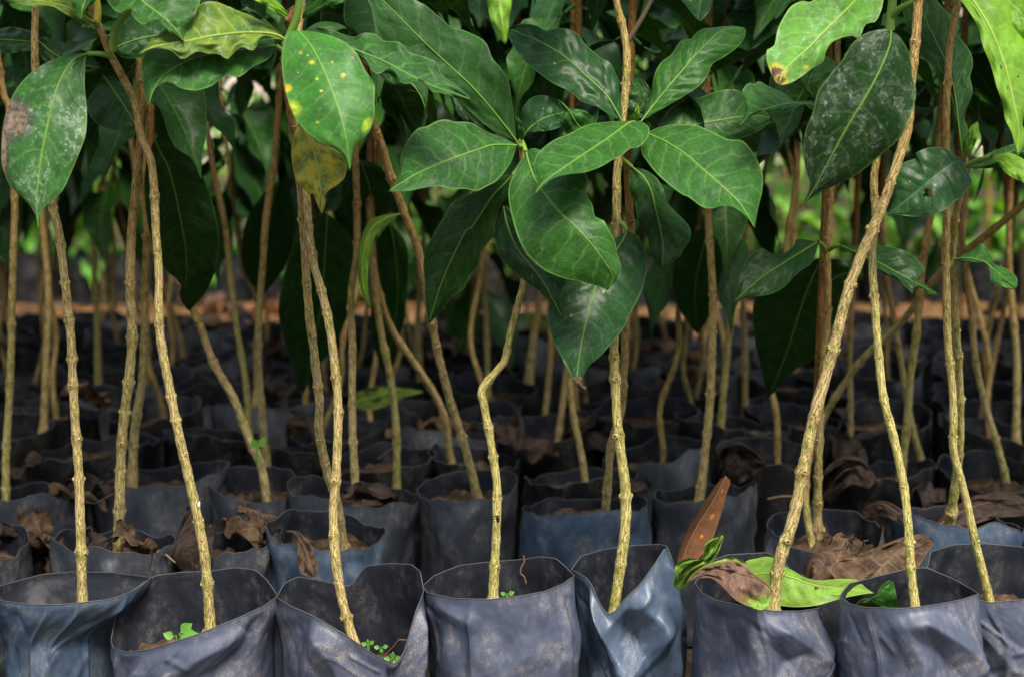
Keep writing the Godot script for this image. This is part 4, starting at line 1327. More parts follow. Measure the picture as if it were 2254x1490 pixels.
	lf(p, "leaf_fresh", 1.61, 1.52, [1424, 294, 1440, 300, 1468, 313, 1510, 340, 1545, 371, 1595, 415, 1629, 448, 1650, 480, 1662, 504], [1436, 286, 1451, 281, 1478, 275, 1528, 275, 1561, 287, 1582, 297, 1605, 307, 1636, 310, 1659, 337, 1673, 364, 1680, 388, 1678, 421, 1669, 460], [1411, 330, 1424, 354, 1445, 381, 1475, 408, 1502, 428, 1518, 435, 1545, 455, 1568, 459, 1588, 453, 1612, 455, 1632, 467, 1650, 484], 0.03, -0.012, {"label": "broad flat leaf pointing down right", "wave": 0.002, "pet": [1385, 280, 1.65]})
	lf(p, "leaf_mid", 1.66, 1.68, [1440, 292, 1494, 284, 1545, 272, 1600, 262, 1650, 255, 1700, 258], [1455, 265, 1475, 240, 1500, 225, 1545, 213, 1580, 200, 1620, 197, 1640, 213, 1680, 240], [1480, 300, 1530, 312, 1600, 312, 1630, 305, 1668, 290, 1690, 274], 0.025, -0.008, {"label": "half-hidden leaf behind the broad flat one"})
	lf(p, "leaf_gloss", 1.65, 1.575, [1380, 510, 1370, 530, 1345, 568, 1325, 602, 1311, 633, 1299, 675, 1289, 714, 1281, 750, 1276, 780, 1271, 815, 1268, 838], [1350, 530, 1310, 570, 1260, 605, 1225, 640, 1208, 672, 1205, 697, 1211, 728, 1222, 758, 1239, 792, 1252, 818, 1261, 834], [1395, 516, 1413, 535, 1424, 569, 1422, 606, 1411, 647, 1390, 687, 1374, 721, 1347, 755, 1320, 785, 1296, 805, 1283, 829], 0.006, 0.012, {"pet": [1358, 488, 1.66], "label": "dark hanging leaf with a dead curled tip", "wave": 0.002, "quilt": 0.002})
	lf(p, "leaf_dead", 1.575, 1.57, [1271, 828, 1274, 840, 1281, 852, 1289, 856, 1292, 846], [1261, 832, 1266, 846, 1277, 857, 1288, 859], [1282, 830, 1280, 840, 1285, 850, 1290, 850], 0.006, 0.006, {"nv": 16, "name": "dead_tip", "fold": 0.0, "wave": 0.001, "label": "withered curled tip of the hanging leaf"})
	lf(p, "leaf_deep", 1.67, 1.63, [1391, 367, 1418, 391, 1434, 421, 1445, 465, 1455, 510, 1460, 545, 1458, 590], [1387, 388, 1384, 415, 1397, 445, 1404, 482, 1411, 505, 1426, 525, 1430, 556, 1444, 578], [1420, 374, 1445, 391, 1461, 418, 1470, 448, 1510, 489, 1521, 508, 1519, 529, 1504, 550, 1497, 565, 1485, 573, 1470, 586], 0.01, 0.014, {"pet": [1362, 345, 1.66], "label": "wavy dark leaf hanging right of the tall stem"})
	lf(p, "leaf_deep", 1.68, 1.70, [1385, 262, 1408, 240, 1420, 205, 1400, 168], [1382, 230, 1388, 200, 1390, 176], [1425, 255, 1440, 225, 1425, 185], 0.0, 0.0, {"nv": 20})
	lf(p, "leaf_bright", 1.645, 1.64, [1398, 272, 1401, 256, 1403, 240, 1405, 225], [1395, 262, 1396, 250, 1400, 236], [1406, 262, 1408, 248, 1407, 236], 0.002, 0.002, {"nv": 12, "label": "pointed bud beside the tall stem"})
	# -- the strong leaning stem
	p = plant("S6", "thick stem leaning right, rooted under the brown and green fallen leaf", 1703, 1340, 1.62)
	stem(p, [1703, 1340, 1715, 1240, 1745, 1150, 1765, 1050, 1785, 950, 1812, 850, 1840, 750, 1860, 670, 1885, 590, 1915, 520, 1945, 450, 1970, 380, 1985, 330, 2000, 280, 2005, 200, 2015, 100, 2022, 0, 2028, -120], 1.62, 1.60, 18, 12, {"brown": 0.8})
	crown_above(p, 2024, 1.6, 2030, 1.6)
	# -- the thin stem beside it, with the two big leaves of the upper right
	p = plant("S7", "slim stem that crosses behind the thick leaning one, bearing the dark dusty leaf", 2015, 1335, 1.60)
	stem(p, [2015, 1335, 2005, 1230, 1998, 1130, 1985, 1040, 1965, 950, 1945, 870, 1935, 780, 1928, 690, 1922, 600, 1922, 540, 1928, 480, 1925, 400, 1930, 350, 1938, 250, 1948, 150, 1957, 80, 1960, 40], 1.60, 1.68, 12.5, 10, {"brown": 0.78})
	twig(p, "green_shoot", [1960, 66, 1962, 36, 1966, 0, 1970, -60], 1.66, 1.66, 11, 9, "petiole")
	twig(p, "petiole", [1962, 40, 1980, 20, 2010, 5, 2035, -8], 1.66, 1.63, 8, 6, "petiole")
	lf(p, "leaf_dark_dusty", 1.53, 1.55, [1962, 66, 1959, 101, 1936, 158, 1905, 216, 1868, 276, 1831, 344, 1808, 388, 1781, 435, 1758, 460], [1942, 64, 1905, 74, 1875, 98, 1858, 128, 1824, 169, 1801, 202, 1791, 243, 1774, 287, 1769, 324, 1774, 371, 1783, 405, 1773, 440], [1979, 78, 2000, 111, 2008, 145, 2011, 175, 2018, 199, 2013, 233, 2000, 266, 1983, 303, 1949, 334, 1922, 357, 1892, 381, 1855, 401, 1818, 418, 1790, 434], 0.008, 0.01, {"label": "big dark leaf speckled with pale residue", "wave": 0.0018, "bow": 0.014})
	lf(p, "leaf_lime", 1.62, 1.50, [1935, -50, 1885, 0, 1848, 37, 1814, 71, 1781, 105, 1747, 135, 1723, 162, 1716, 187], [1880, -55, 1830, -25, 1787, 3, 1768, 2, 1750, 8, 1738, 18, 1730, 30, 1713, 64, 1705, 101, 1690, 108, 1688, 130, 1697, 158, 1708, 179], [1950, -30, 1945, 5, 1940, 25, 1929, 47, 1916, 50, 1904, 56, 1896, 78, 1886, 83, 1872, 78, 1835, 91, 1818, 115, 1813, 135, 1791, 148, 1764, 169, 1737, 184], 0.012, 0.012, {"label": "bright lime leaf with a burnt tip", "wave": 0.004})
	lf(p, "leaf_fresh", 1.70, 1.72, [1797, 222, 1780, 190, 1788, 160, 1815, 120], [1775, 205, 1764, 172, 1785, 145], [1806, 215, 1822, 180, 1840, 140], 0.0, 0.0, {"nv": 20})
	lf(p, "leaf_fresh", 1.66, 1.58, [1800, 232, 1755, 227, 1715, 232, 1675, 245, 1645, 262, 1627, 278], [1790, 222, 1747, 222, 1730, 206, 1696, 192, 1676, 180, 1666, 180, 1662, 186, 1648, 183, 1634, 202, 1641, 229, 1637, 255], [1787, 243, 1770, 230, 1743, 242, 1723, 249, 1696, 242, 1669, 244, 1652, 253, 1636, 270], 0.03, -0.008, {"label": "small pleated leaf behind the big dark one", "quilt": 0.003})
	# -- the plant at the right edge
	p = plant("S8", "slim stem from the last front bag bearing the backlit leaf with a caterpillar", 2180, 1325, 1.70)
	stem(p, [2180, 1325, 2165, 1260, 2145, 1180, 2130, 1110, 2115, 1050, 2100, 990, 2100, 900, 2095, 830, 2088, 760, 2085, 660, 2083, 560, 2085, 480, 2085, 400, 2085, 300, 2085, 230, 2092, 100, 2110, 0, 2120, -100], 1.70, 1.66, 12, 9, {"brown": 0.55})
	crown_above(p, 2115, 1.66, 2122, 1.66)
	lf(p, "leaf_bright", 1.58, 1.52, [2110, -30, 2150, 10, 2185, 70, 2212, 140, 2230, 210, 2242, 270, 2243, 300, 2241, 346], [2112, -8, 2131, 20, 2155, 60, 2165, 101, 2182, 142, 2195, 189, 2209, 229, 2214, 262, 2228, 290, 2236, 324], [2200, -30, 2250, 50, 2285, 130, 2292, 210, 2262, 245, 2252, 275, 2262, 300, 2252, 325], -0.004, 0.03, {"label": "long yellow-green leaf with a caterpillar on it", "wave": 0.005, "k": 4.0})
	lf(p, "leaf_bright", 1.60, 1.56, [2180, -40, 2230, 10, 2280, 60, 2330, 110], [2185, -10, 2215, 35, 2250, 85, 2300, 125], [2240, -40, 2300, 0, 2340, 70], 0.0, 0.0, {"nv": 20})
	p = plant("S8b", "stout pale stem behind the slim one near the right edge, with a holed leaf", 2085, 1190, 1.90)
	stem(p, [2085, 1190, 2098, 1110, 2108, 1030, 2113, 950, 2112, 840, 2106, 740, 2100, 640, 2098, 560, 2104, 480, 2116, 420, 2125, 370, 2124, 340], 1.90, 1.66, 15, 8, {"brown": 0.8})
	lf(p, "leaf_mid", 1.66, 1.70, [2122, 345, 2117, 320, 2111, 270, 2104, 210, 2094, 165, 2081, 130, 2061, 90, 2040, 45, 2010, -20], [2114, 303, 2098, 253, 2076, 216, 2074, 196, 2067, 165, 2050, 142, 2027, 121, 2013, 84, 1996, 57, 1990, 30, 1985, -5], [2126, 310, 2132, 285, 2124, 256, 2141, 209, 2141, 189, 2136, 169, 2143, 142, 2138, 115, 2121, 91, 2101, 67, 2098, 40, 2074, 13, 2045, -20], 0.008, 0.01, {"label": "long upright leaf beside the thick stem's top", "wave": 0.004})
	lf(p, "leaf_bright", 1.65, 1.65, [2127, 350, 2132, 325, 2140, 295, 2152, 266], [2124, 330, 2128, 303, 2137, 280], [2143, 328, 2154, 300, 2157, 280], 0.004, 0.004, {"nv": 20, "label": "small upright young leaf"})
	lf(p, "leaf_gloss", 1.61, 1.60, [2124, 352, 2101, 357, 2067, 384, 2033, 411, 2000, 438, 1953, 475], [2112, 345, 2101, 341, 2084, 327, 2064, 324, 2045, 325, 2033, 329, 2016, 338, 2018, 348, 1993, 357, 1976, 374, 1967, 405, 1968, 438, 1962, 460], [2128, 374, 2141, 401, 2128, 418, 2118, 435, 2101, 445, 2081, 462, 2050, 474, 2013, 477, 1976, 473], 0.012, -0.006, {"label": "glossy dark leaf with a hole eaten near its middle", "hole": [0.53, 0.24, 0.035, 0.14], "wave": 0.0018, "nv": 60})
	twig(p, "petiole", [2126, 366, 2150, 354, 2185, 345], 1.65, 1.62, 6, 5, "petiole")
	lf(p, "leaf_bright", 1.62, 1.58, [2183, 346, 2215, 356, 2250, 378, 2310, 420], [2200, 340, 2230, 338, 2280, 370], [2195, 355, 2215, 380, 2245, 398, 2285, 415], 0.012, -0.004, {"nv": 20})
	lf(p, "leaf_mid", 1.66, 1.64, [2130, 368, 2165, 362, 2210, 340, 2280, 310], [2150, 352, 2190, 332, 2240, 315], [2160, 372, 2210, 365, 2260, 340], 0.014, 0.0, {"nv": 20})
	lf(p, "leaf_fresh", 1.72, 1.70, [2098, 571, 2130, 568, 2165, 575, 2190, 595, 2220, 620, 2240, 634], [2118, 564, 2148, 546, 2163, 537, 2182, 559, 2190, 581, 2219, 593, 2240, 612], [2128, 577, 2155, 577, 2178, 584, 2184, 620, 2209, 631, 2230, 637], 0.02, -0.006, {"label": "small folded leaf low on the right", "pet": [2088, 590, 1.72]})


# a front plant goes on above the view: the stem and the leaves that shade the bed behind it
func crown_above(p: Node3D, x0: float, d0: float, x1: float, d1: float) -> void:
	var a := at(x0, -170, d0)
	var b := at(lerpf(x0, x1, 1.6) + rng.randf_range(-20, 20), -560, d1 + 0.03)
	var g := Geo.new()
	tube(g, PackedVector3Array([at(x0, -30, d0), a.lerp(b, 0.5) + Vector3(0.005, 0, 0), b]), PackedFloat32Array([0.0042, 0.0036, 0.002]), 7)
	part("upper_stem", g, M.bark_brown, p, p.position)
	foliage(p, a, b, 7, leaf_protos, 1.15, 0.12)


func plants_second() -> void:
	var p: Node3D
	# stems of the shaded rows: [key, label, base x, y, distance at foot and top, radius foot and top, line, leaves at its head]
	p = plant("T17", "brown stem right of centre bearing a low pair of spread leaves", 1800, 1150, 1.90)
	stem(p, [1800, 1150, 1803, 1000, 1807, 880, 1818, 760, 1823, 680, 1822, 580, 1822, 540, 1830, 420, 1838, 320, 1842, 200, 1846, 40, 1850, -80], 1.90, 1.85, 12, 8, {"brown": 0.35})
	lf(p, "leaf_deep", 1.84, 1.78, [1801, 532, 1770, 551, 1730, 576, 1683, 606, 1646, 637, 1614, 667], [1777, 528, 1752, 526, 1751, 540, 1730, 556, 1712, 562, 1690, 553, 1679, 547, 1652, 562, 1636, 589, 1627, 616, 1621, 642], [1799, 552, 1787, 579, 1764, 596, 1747, 610, 1730, 630, 1696, 648, 1663, 653, 1634, 658], 0.012, -0.006, {"label": "left leaf of the low pair, with bitten edge and pale spots", "pet": [1818, 556, 1.86]})
	lf(p, "leaf_deep", 1.84, 1.80, [1852, 541, 1888, 556, 1932, 576, 1973, 599, 2017, 623, 2068, 649], [1882, 540, 1932, 541, 1973, 546, 2006, 559, 2030, 583, 2035, 600, 2020, 610, 2037, 626], [1868, 552, 1909, 572, 1942, 600, 1976, 616, 1996, 633, 2010, 646, 2013, 634, 2030, 634, 2050, 649], 0.012, -0.006, {"label": "right leaf of the low pair, with a torn edge", "pet": [1826, 550, 1.86]})
	lf(p, "leaf_deep", 1.90, 2.07, [1812, 565, 1785, 620, 1760, 690, 1738, 760, 1715, 820, 1692, 877], [1750, 590, 1700, 630, 1664, 655, 1657, 700, 1664, 758, 1673, 798, 1684, 846], [1850, 590, 1874, 620, 1858, 670, 1831, 724, 1808, 765, 1781, 795, 1750, 815, 1720, 846, 1702, 867], 0.0, 0.008, {"label": "big dark leaf hanging in the shade below the low pair"})
	lf(p, "leaf_deep", 1.90, 1.88, [1826, 590, 1840, 605, 1870, 600, 1905, 590], [1808, 575, 1830, 570, 1870, 575], [1828, 618, 1855, 606, 1885, 603], 0.0, 0.0, {"nv": 18})
	foliage(p, at(1840, 280, 1.86), at(1848, -120, 1.85), 5, dark_protos)
	p = plant("SA2", "stout stem in the wide bag of dry litter, crossing the curved one", 258, 1240, 1.82)
	stem(p, [258, 1240, 262, 1100, 268, 960, 283, 830, 290, 740, 285, 640, 288, 520, 297, 420, 305, 340, 312, 250, 310, 170, 306, 100, 312, 0, 316, -100], 1.82, 1.76, 15, 10, {"brown": 0.6})
	lf(p, "leaf_deep", 1.76, 1.90, [340, 305, 352, 335, 368, 365, 384, 421, 398, 490, 408, 546, 410, 600, 405, 643], [326, 340, 316, 400, 322, 480, 338, 545, 362, 592, 388, 615], [380, 290, 412, 312, 437, 371, 463, 432, 479, 499, 480, 546, 465, 583, 430, 613], 0.012, 0.0, {"label": "big dark hanging leaf behind the curved stem"})
	lf(p, "leaf_deep", 1.79, 1.74, [225, 165, 243, 189, 270, 229, 300, 278], [214, 185, 192, 219, 194, 249, 216, 276, 249, 287, 285, 290], [250, 170, 275, 190, 297, 215, 303, 250], -0.004, 0.008, {"label": "dark leaf with grey film behind the dusty one"})
	lf(p, "leaf_deep", 1.88, 1.98, [440, 560, 425, 600, 410, 640, 415, 685], [420, 590, 395, 640, 402, 670], [475, 560, 468, 610, 440, 660], 0.0, 0.0, {"nv": 20})
	foliage(p, at(310, 180, 1.78), at(315, -150, 1.76), 4, dark_protos)
	var list := [
		["SA3", "stem close behind the stout one on the left", [290, 1050, 295, 950, 310, 850, 318, 740, 318, 640, 322, 530, 322, 430, 312, 300, 305, 180], 2.05, 2.0, 12.5, 9],
		["S5b", "dark-barked stem pressed against the tall stem in the middle", [1332, 1140, 1340, 1040, 1346, 980, 1366, 910, 1373, 830, 1378, 720, 1385, 600, 1388, 500, 1384, 420, 1380, 340], 1.96, 1.72, 11, 11],
		["T1", "stem at the left edge rising from the leaf heap", [12, 1130, 12, 1000, 18, 900, 22, 800, 25, 650, 28, 550, 30, 430, 20, 250, 5, 200, -15, 60], 2.02, 2.0, 11, 9],
		["T2", "thin dark stem left of the leftmost pale one", [95, 940, 100, 800, 105, 650, 96, 540, 85, 430, 80, 250], 2.4, 2.4, 10, 8],
		["T3", "stem slanting from the big dark leaf to the square-cornered bag", [590, 1130, 575, 1030, 545, 960, 515, 880, 470, 800, 440, 720, 405, 640, 378, 590, 350, 480, 330, 330], 2.04, 1.95, 12, 10],
		["T4", "straight thin stem left of the crossing pair", [585, 1010, 575, 900, 568, 780, 570, 680, 578, 580, 585, 480, 605, 340, 615, 200, 625, 40], 2.2, 2.1, 10.5, 9],
		["T5", "thin stem behind the slanting one", [548, 950, 540, 840, 520, 720, 505, 600, 495, 500, 470, 380, 455, 280, 440, 120], 2.34, 2.3, 9, 7],
		["T6", "straight stem right of the crossing pair", [785, 1115, 778, 1000, 775, 900, 775, 760, 772, 650, 785, 560, 785, 440, 782, 330, 790, 180], 2.02, 1.95, 11, 9],
		["T7", "stem with a second one branching left of it, left of the middle", [872, 1060, 872, 950, 860, 840, 840, 740, 825, 640, 816, 540, 812, 400, 815, 260], 2.2, 2.05, 10.5, 9],
		["T8", "thin stem slanting down right from behind the forked joint", [990, 1005, 975, 910, 945, 850, 905, 790, 865, 730, 838, 660, 822, 580, 815, 430], 2.28, 2.08, 10, 9],
		["T9", "long stem leaning left behind the broad pale leaf", [1050, 1090, 1025, 990, 990, 880, 960, 760, 940, 650, 920, 550, 890, 470, 860, 390, 840, 320, 820, 270, 800, 160], 2.04, 1.8, 11.5, 11],
		["T10", "short stem in the dark open bag right of the middle", [1292, 1090, 1280, 1000, 1262, 910, 1254, 820, 1252, 680, 1262, 560], 2.12, 2.1, 10, 8],
		["T11", "thin stem leaning right below the hanging leaf", [1222, 1010, 1235, 920, 1245, 840, 1250, 760, 1250, 600], 2.4, 2.4, 9, 8],
		["T12", "thin stem left of the hanging leaf tip", [1198, 930, 1208, 840, 1212, 760, 1208, 600], 2.6, 2.6, 8.5, 7],
		["T13", "straight stem between the flat leaf and the low pair", [1540, 1100, 1552, 1000, 1562, 900, 1568, 780, 1570, 680, 1566, 580, 1560, 480, 1555, 300, 1558, 150, 1562, 0], 2.04, 1.95, 11.5, 9],
		["T14", "dim stem leaning right behind the straight one", [1585, 960, 1592, 880, 1600, 790, 1610, 690, 1625, 570, 1630, 470, 1634, 320], 2.4, 2.3, 10, 9],
		["T15", "thin dim stem left of the big dark hanging leaf", [1640, 880, 1640, 760, 1637, 660, 1640, 500], 2.7, 2.7, 8, 7],
		["T16", "peeling stem close behind the foot of the thick leaning one", [1796, 1268, 1788, 1200, 1778, 1140, 1774, 1060, 1790, 960, 1800, 860], 1.86, 1.9, 11, 9],
		["T18", "thin dim stem right of the thick leaning one", [1873, 990, 1873, 880, 1872, 760, 1880, 600], 2.36, 2.4, 9, 7],
		["T19", "stem leaning right between the two slim ones", [1985, 1040, 1998, 930, 2005, 830, 2020, 720, 2030, 600, 2045, 500, 2060, 420, 2070, 280], 2.16, 2.05, 12, 10],
		["T20", "dim stem leaning left between the two slim ones", [2025, 1000, 2005, 920, 1985, 800, 1965, 680, 1950, 600, 1940, 480], 2.3, 2.3, 9, 8],
		["T21", "stem lying slantwise across the right of the bed", [1800, 960, 1830, 890, 1900, 790, 1960, 735, 2010, 680, 2080, 590, 2170, 520, 2254, 450, 2330, 380], 2.3, 2.0, 9, 11],
		["T22", "bent stem near the right edge", [2220, 1075, 2200, 990, 2170, 890, 2150, 800, 2140, 700, 2125, 580, 2115, 480, 2110, 380], 2.14, 2.1, 10, 8],
		["T23", "straight dim stem at the right edge", [2238, 950, 2240, 800, 2230, 680, 2222, 560, 2225, 420], 2.4, 2.4, 11, 9],
		["T24", "short pale stem behind the long stem left of the middle", [1165, 830, 1175, 740, 1185, 680, 1190, 600], 2.9, 2.9, 11, 9],
		["T25", "thin stem left of the straight dim one at the right edge", [2175, 860, 2195, 760, 2215, 660, 2225, 560], 2.6, 2.6, 8, 7],
		["T26", "dim stem under the dull hanging leaf", [925, 830, 920, 720, 925, 600, 935, 420], 2.9, 2.9, 9, 7],
		["T27", "thin dim stem between the middle stems at the back", [1075, 880, 1070, 700, 1062, 560, 1060, 420], 2.7, 2.7, 8, 7],
		["T28", "thin stem in the gap left of the stout one", [215, 830, 212, 700, 205, 560, 215, 430, 240, 330, 250, 260], 2.9, 2.9, 9, 6],
		["T29", "dark thin stem forking in the bright gap at the left", [250, 620, 248, 520, 238, 430, 255, 350, 275, 280], 3.1, 3.1, 6, 5],
	]
	for r: Array in list:
		var line: Array = r[2]
		var q := plant(r[0], r[1], line[0], line[1], r[3])
		var s := stem(q, line, r[3], r[4], r[5], r[6], {"coarse": float(r[3]) > 2.15, "brown": 0.55})
		var top: Vector3 = s[s.size() - 1]
		var dir := Vector3(0.1 * (top.x - s[0].x), 1.0, 0).normalized()
		if top.y < 1.4:
			# the stem runs on into the leaves
			var g := Geo.new()
			var end := top + dir * (maxf(0.9, top.y + 0.1) + rng.randf_range(0, 0.1) - top.y)
			tube(g, PackedVector3Array([top - dir * 0.004, top.lerp(end, 0.5) + Vector3(0.006, 0, 0), end]), PackedFloat32Array([0.0044, 0.004, 0.0025]), 7, PackedColorArray([Color(0.52, 0.44, 0.34), Color(0.52, 0.44, 0.34), Color(0.4, 0.4, 0.15)]))
			part("upper_stem", g, M.bark_brown, q, q.position)
			foliage(q, top.lerp(end, clampf((0.61 - top.y) / (end.y - top.y), 0.1, 0.9)), end, 8, dark_protos if rng.randf() < 0.7 else leaf_protos, 1.1, 0.6)
		else:
			foliage(q, top, top + dir * 0.2, 4, dark_protos, 1.1, 0.6)
	p = plants["T4"]
	lf(p, "leaf_deep", 2.22, 2.38, [612, 400, 596, 460, 585, 530, 580, 600, 578, 650], [575, 430, 540, 490, 530, 560, 545, 615], [640, 430, 650, 500, 635, 570, 605, 620], 0.0, 0.0, {"label": "big dark leaf hanging in the shade left of the crossing pair", "nv": 26})
	p = plants["T6"]
	lf(p, "leaf_deep", 2.05, 2.23, [720, 470, 715, 560, 708, 660, 690, 760, 668, 868], [660, 500, 632, 580, 612, 680, 628, 760, 648, 820], [770, 520, 785, 600, 770, 680, 735, 760, 690, 820], 0.0, 0.0, {"label": "big dark leaf with a brown scar behind the crossing pair", "nv": 30})
	lf(p, "leaf_gloss", 2.03, 2.14, [790, 350, 810, 400, 820, 460, 812, 520], [760, 380, 752, 430, 775, 490], [840, 370, 862, 420, 850, 480], 0.0, 0.0, {"nv": 22})
	p = plants["T7"]
	lf(p, "leaf_deep", 2.18, 2.34, [858, 490, 870, 560, 875, 640, 868, 720, 848, 830], [830, 530, 828, 620, 815, 690, 822, 760], [895, 540, 897, 620, 890, 700, 872, 770], 0.0, 0.0, {"label": "dark leaf hanging behind the forked joint left of the middle", "nv": 26})
	lf(p, "leaf_bright", 1.98, 1.93, [884, 470, 845, 482, 812, 512, 798, 570, 800, 630, 818, 682], [850, 472, 808, 492, 788, 560, 792, 640], [868, 482, 828, 515, 812, 570, 810, 640], 0.012, 0.0, {"label": "thin curved leaf seen on edge", "nv": 24})
	p = plants["T13"]
	lf(p, "leaf_deep", 2.07, 2.22, [1560, 500, 1545, 560, 1530, 640, 1535, 735], [1500, 530, 1480, 610, 1495, 680], [1590, 560, 1580, 640, 1560, 700], 0.0, 0.0, {"label": "black-green leaf hanging beside the straight stem", "nv": 24})
	lf(p, "leaf_deep", 1.97, 2.02, [1560, 330, 1610, 300, 1680, 275, 1790, 250], [1590, 280, 1660, 250, 1730, 236], [1600, 350, 1680, 330, 1750, 290], 0.02, 0.0, {"nv": 24})
	# the blurred leaf tip that hangs into the top of the view, nearer than all else
	p = thing("seedling", "drooping light green leaf tip hanging into the top of the view", "seedling", at(1100, -250, 1.42))
	stem(p, [1085, -60, 1088, -120, 1090, -200, 1096, -300], 1.42, 1.45, 6, 5)
	lf(p, "leaf_bright", 1.42, 1.40, [1094, -70, 1099, -20, 1103, 30, 1112, 97], [1066, -40, 1072, 2, 1082, 46, 1097, 80], [1122, -40, 1126, 2, 1120, 46, 1117, 84], 0.006, 0.006, {"nv": 22})


# ------------------------------------------------------------------ fallen leaves and small things

func fallen(label: String, mat: String, d0: float, d1: float, mid: Array, left: Array, right: Array, dl: float, dr: float, o := {}, called := "fallen_leaf", group := "") -> void:
	var c := at(mid[0], mid[1], d0)
	var t := thing(called, label, "leaf", c, group)
	o["name"] = "blade"
	lf(t, mat, d0, d1, mid, left, right, dl, dr, o)


func litter() -> void:
	fallen("curled orange-brown leaf standing upright between the bags", "leaf_dead_orange", 1.80, 1.71, [1598, 1048, 1572, 1100, 1540, 1150, 1514, 1200, 1496, 1262], [1584, 1058, 1554, 1102, 1518, 1160, 1496, 1215, 1492, 1245], [1608, 1060, 1598, 1092, 1586, 1135, 1562, 1200, 1520, 1245], -0.035, 0.014, {"quilt": 0.0003, "wave": 0.001, "bow": 0.0, "fold": -0.01})
	fallen("yellow-green leaf lying flat across the bag mouths", "leaf_fallen_green", 1.665, 1.63, [1632, 1268, 1690, 1262, 1740, 1270, 1790, 1287, 1850, 1296, 1890, 1300, 1926, 1306], [1640, 1238, 1662, 1230, 1700, 1226, 1740, 1252, 1790, 1276, 1850, 1274, 1886, 1276, 1905, 1292], [1660, 1300, 1700, 1328, 1750, 1336, 1800, 1332, 1850, 1318, 1900, 1308], 0.03, -0.012, {"wave": 0.002, "label": ""})
	fallen("withered brown leaf with green margins draped over a front bag", "leaf_half_dead", 1.55, 1.52, [1700, 1300, 1670, 1275, 1630, 1262, 1590, 1256, 1550, 1258, 1510, 1286], [1698, 1322, 1680, 1342, 1650, 1335, 1620, 1320, 1590, 1290, 1565, 1272, 1530, 1275], [1690, 1280, 1660, 1262, 1640, 1236, 1610, 1228, 1580, 1234, 1545, 1248, 1520, 1270], -0.02, 0.016, {"crumple": 0.010, "quilt": 0.003, "wave": 0.005})
	fallen("torn yellow-green leaf scrap curling up beside the withered leaf", "leaf_fallen_green", 1.60, 1.56, [1488, 1298, 1505, 1262, 1535, 1238, 1562, 1222, 1585, 1180], [1482, 1280, 1490, 1242, 1515, 1228, 1545, 1230, 1555, 1195], [1510, 1292, 1530, 1262, 1565, 1240, 1582, 1215, 1593, 1180], 0.01, -0.01, {"crumple": 0.014, "nv": 30})
	fallen("small green leaf piece with a brown edge poking from a bag", "leaf_fresh", 1.60, 1.58, [1880, 1336, 1915, 1318, 1945, 1300, 1966, 1276], [1895, 1320, 1925, 1312, 1945, 1282], [1910, 1342, 1950, 1345, 1976, 1338, 1972, 1300], 0.006, 0.006, {"nv": 20})
	fallen("large crumpled brown leaf propped behind the right front bag", "leaf_dead", 1.66, 1.78, [1890, 1330, 1915, 1280, 1950, 1240, 1990, 1205, 2050, 1185], [1840, 1275, 1830, 1245, 1880, 1225, 1930, 1205, 1990, 1182, 2030, 1176], [1970, 1355, 2005, 1310, 2015, 1265, 2040, 1220, 2056, 1196], 0.02, -0.01, {"crumple": 0.02, "quilt": 0.002})
	fallen("dry skeleton leaf leaning against the blue-grey bag", "leaf_dead", 1.78, 1.72, [632, 1170, 650, 1172, 665, 1195, 678, 1230, 690, 1270], [640, 1172, 652, 1200, 656, 1235, 662, 1262], [660, 1170, 682, 1195, 696, 1228, 699, 1258], 0.004, 0.002, {"crumple": 0.006, "nv": 30})
	fallen("brown bent leaf hanging over a bag behind the slim stem", "leaf_dead_dark", 1.94, 1.86, [1898, 1128, 1920, 1110, 1950, 1112, 1985, 1135, 2030, 1180], [1905, 1108, 1935, 1102, 1965, 1108, 2000, 1135], [1900, 1140, 1940, 1135, 1980, 1150, 2010, 1172], 0.02, -0.012, {"crumple": 0.008, "nv": 26})
	fallen("long dark red-brown leaf lying over the bags at the right", "leaf_dead_dark", 1.92, 1.98, [2060, 1160, 2110, 1130, 2160, 1110, 2220, 1105, 2290, 1120], [2070, 1140, 2120, 1105, 2165, 1085, 2230, 1085], [2080, 1180, 2130, 1160, 2190, 1140, 2250, 1135], 0.02, -0.016, {"crumple": 0.012, "nv": 26})
	fallen("curled black-brown leaf draped in the shade right of the thick stem", "leaf_dead_dark", 2.10, 2.02, [1800, 1120, 1830, 1070, 1870, 1030, 1910, 1030, 1932, 1060], [1790, 1090, 1812, 1040, 1850, 1008, 1900, 1010], [1820, 1125, 1850, 1085, 1880, 1065, 1910, 1075], 0.02, -0.02, {"crumple": 0.018, "nv": 26})
	fallen("shrivelled leaf behind the curled orange-brown one", "leaf_dead_dark", 2.16, 2.10, [1585, 1060, 1605, 1020, 1640, 1000, 1688, 1022], [1580, 1030, 1585, 990, 1625, 972, 1670, 1000], [1605, 1076, 1635, 1060, 1665, 1040], 0.01, -0.01, {"crumple": 0.02, "nv": 26})
	fallen("yellowing green leaf fallen among the far bags left of the middle", "leaf_olive", 2.46, 2.38, [780, 885, 820, 872, 870, 868, 935, 862], [790, 862, 830, 850, 880, 852], [790, 900, 830, 900, 880, 880], 0.02, -0.02, {"crumple": 0.01, "nv": 22})
	fallen("dull green leaf fallen far back left of the hanging tip", "leaf_olive", 3.3, 3.2, [1100, 730, 1130, 712, 1165, 700, 1215, 720], [1105, 702, 1140, 688, 1180, 690], [1120, 736, 1160, 724, 1190, 730], 0.02, -0.02, {"nv": 20})
	# brown crumpled leaves that lie singly on the bag mouths
	var protos := []
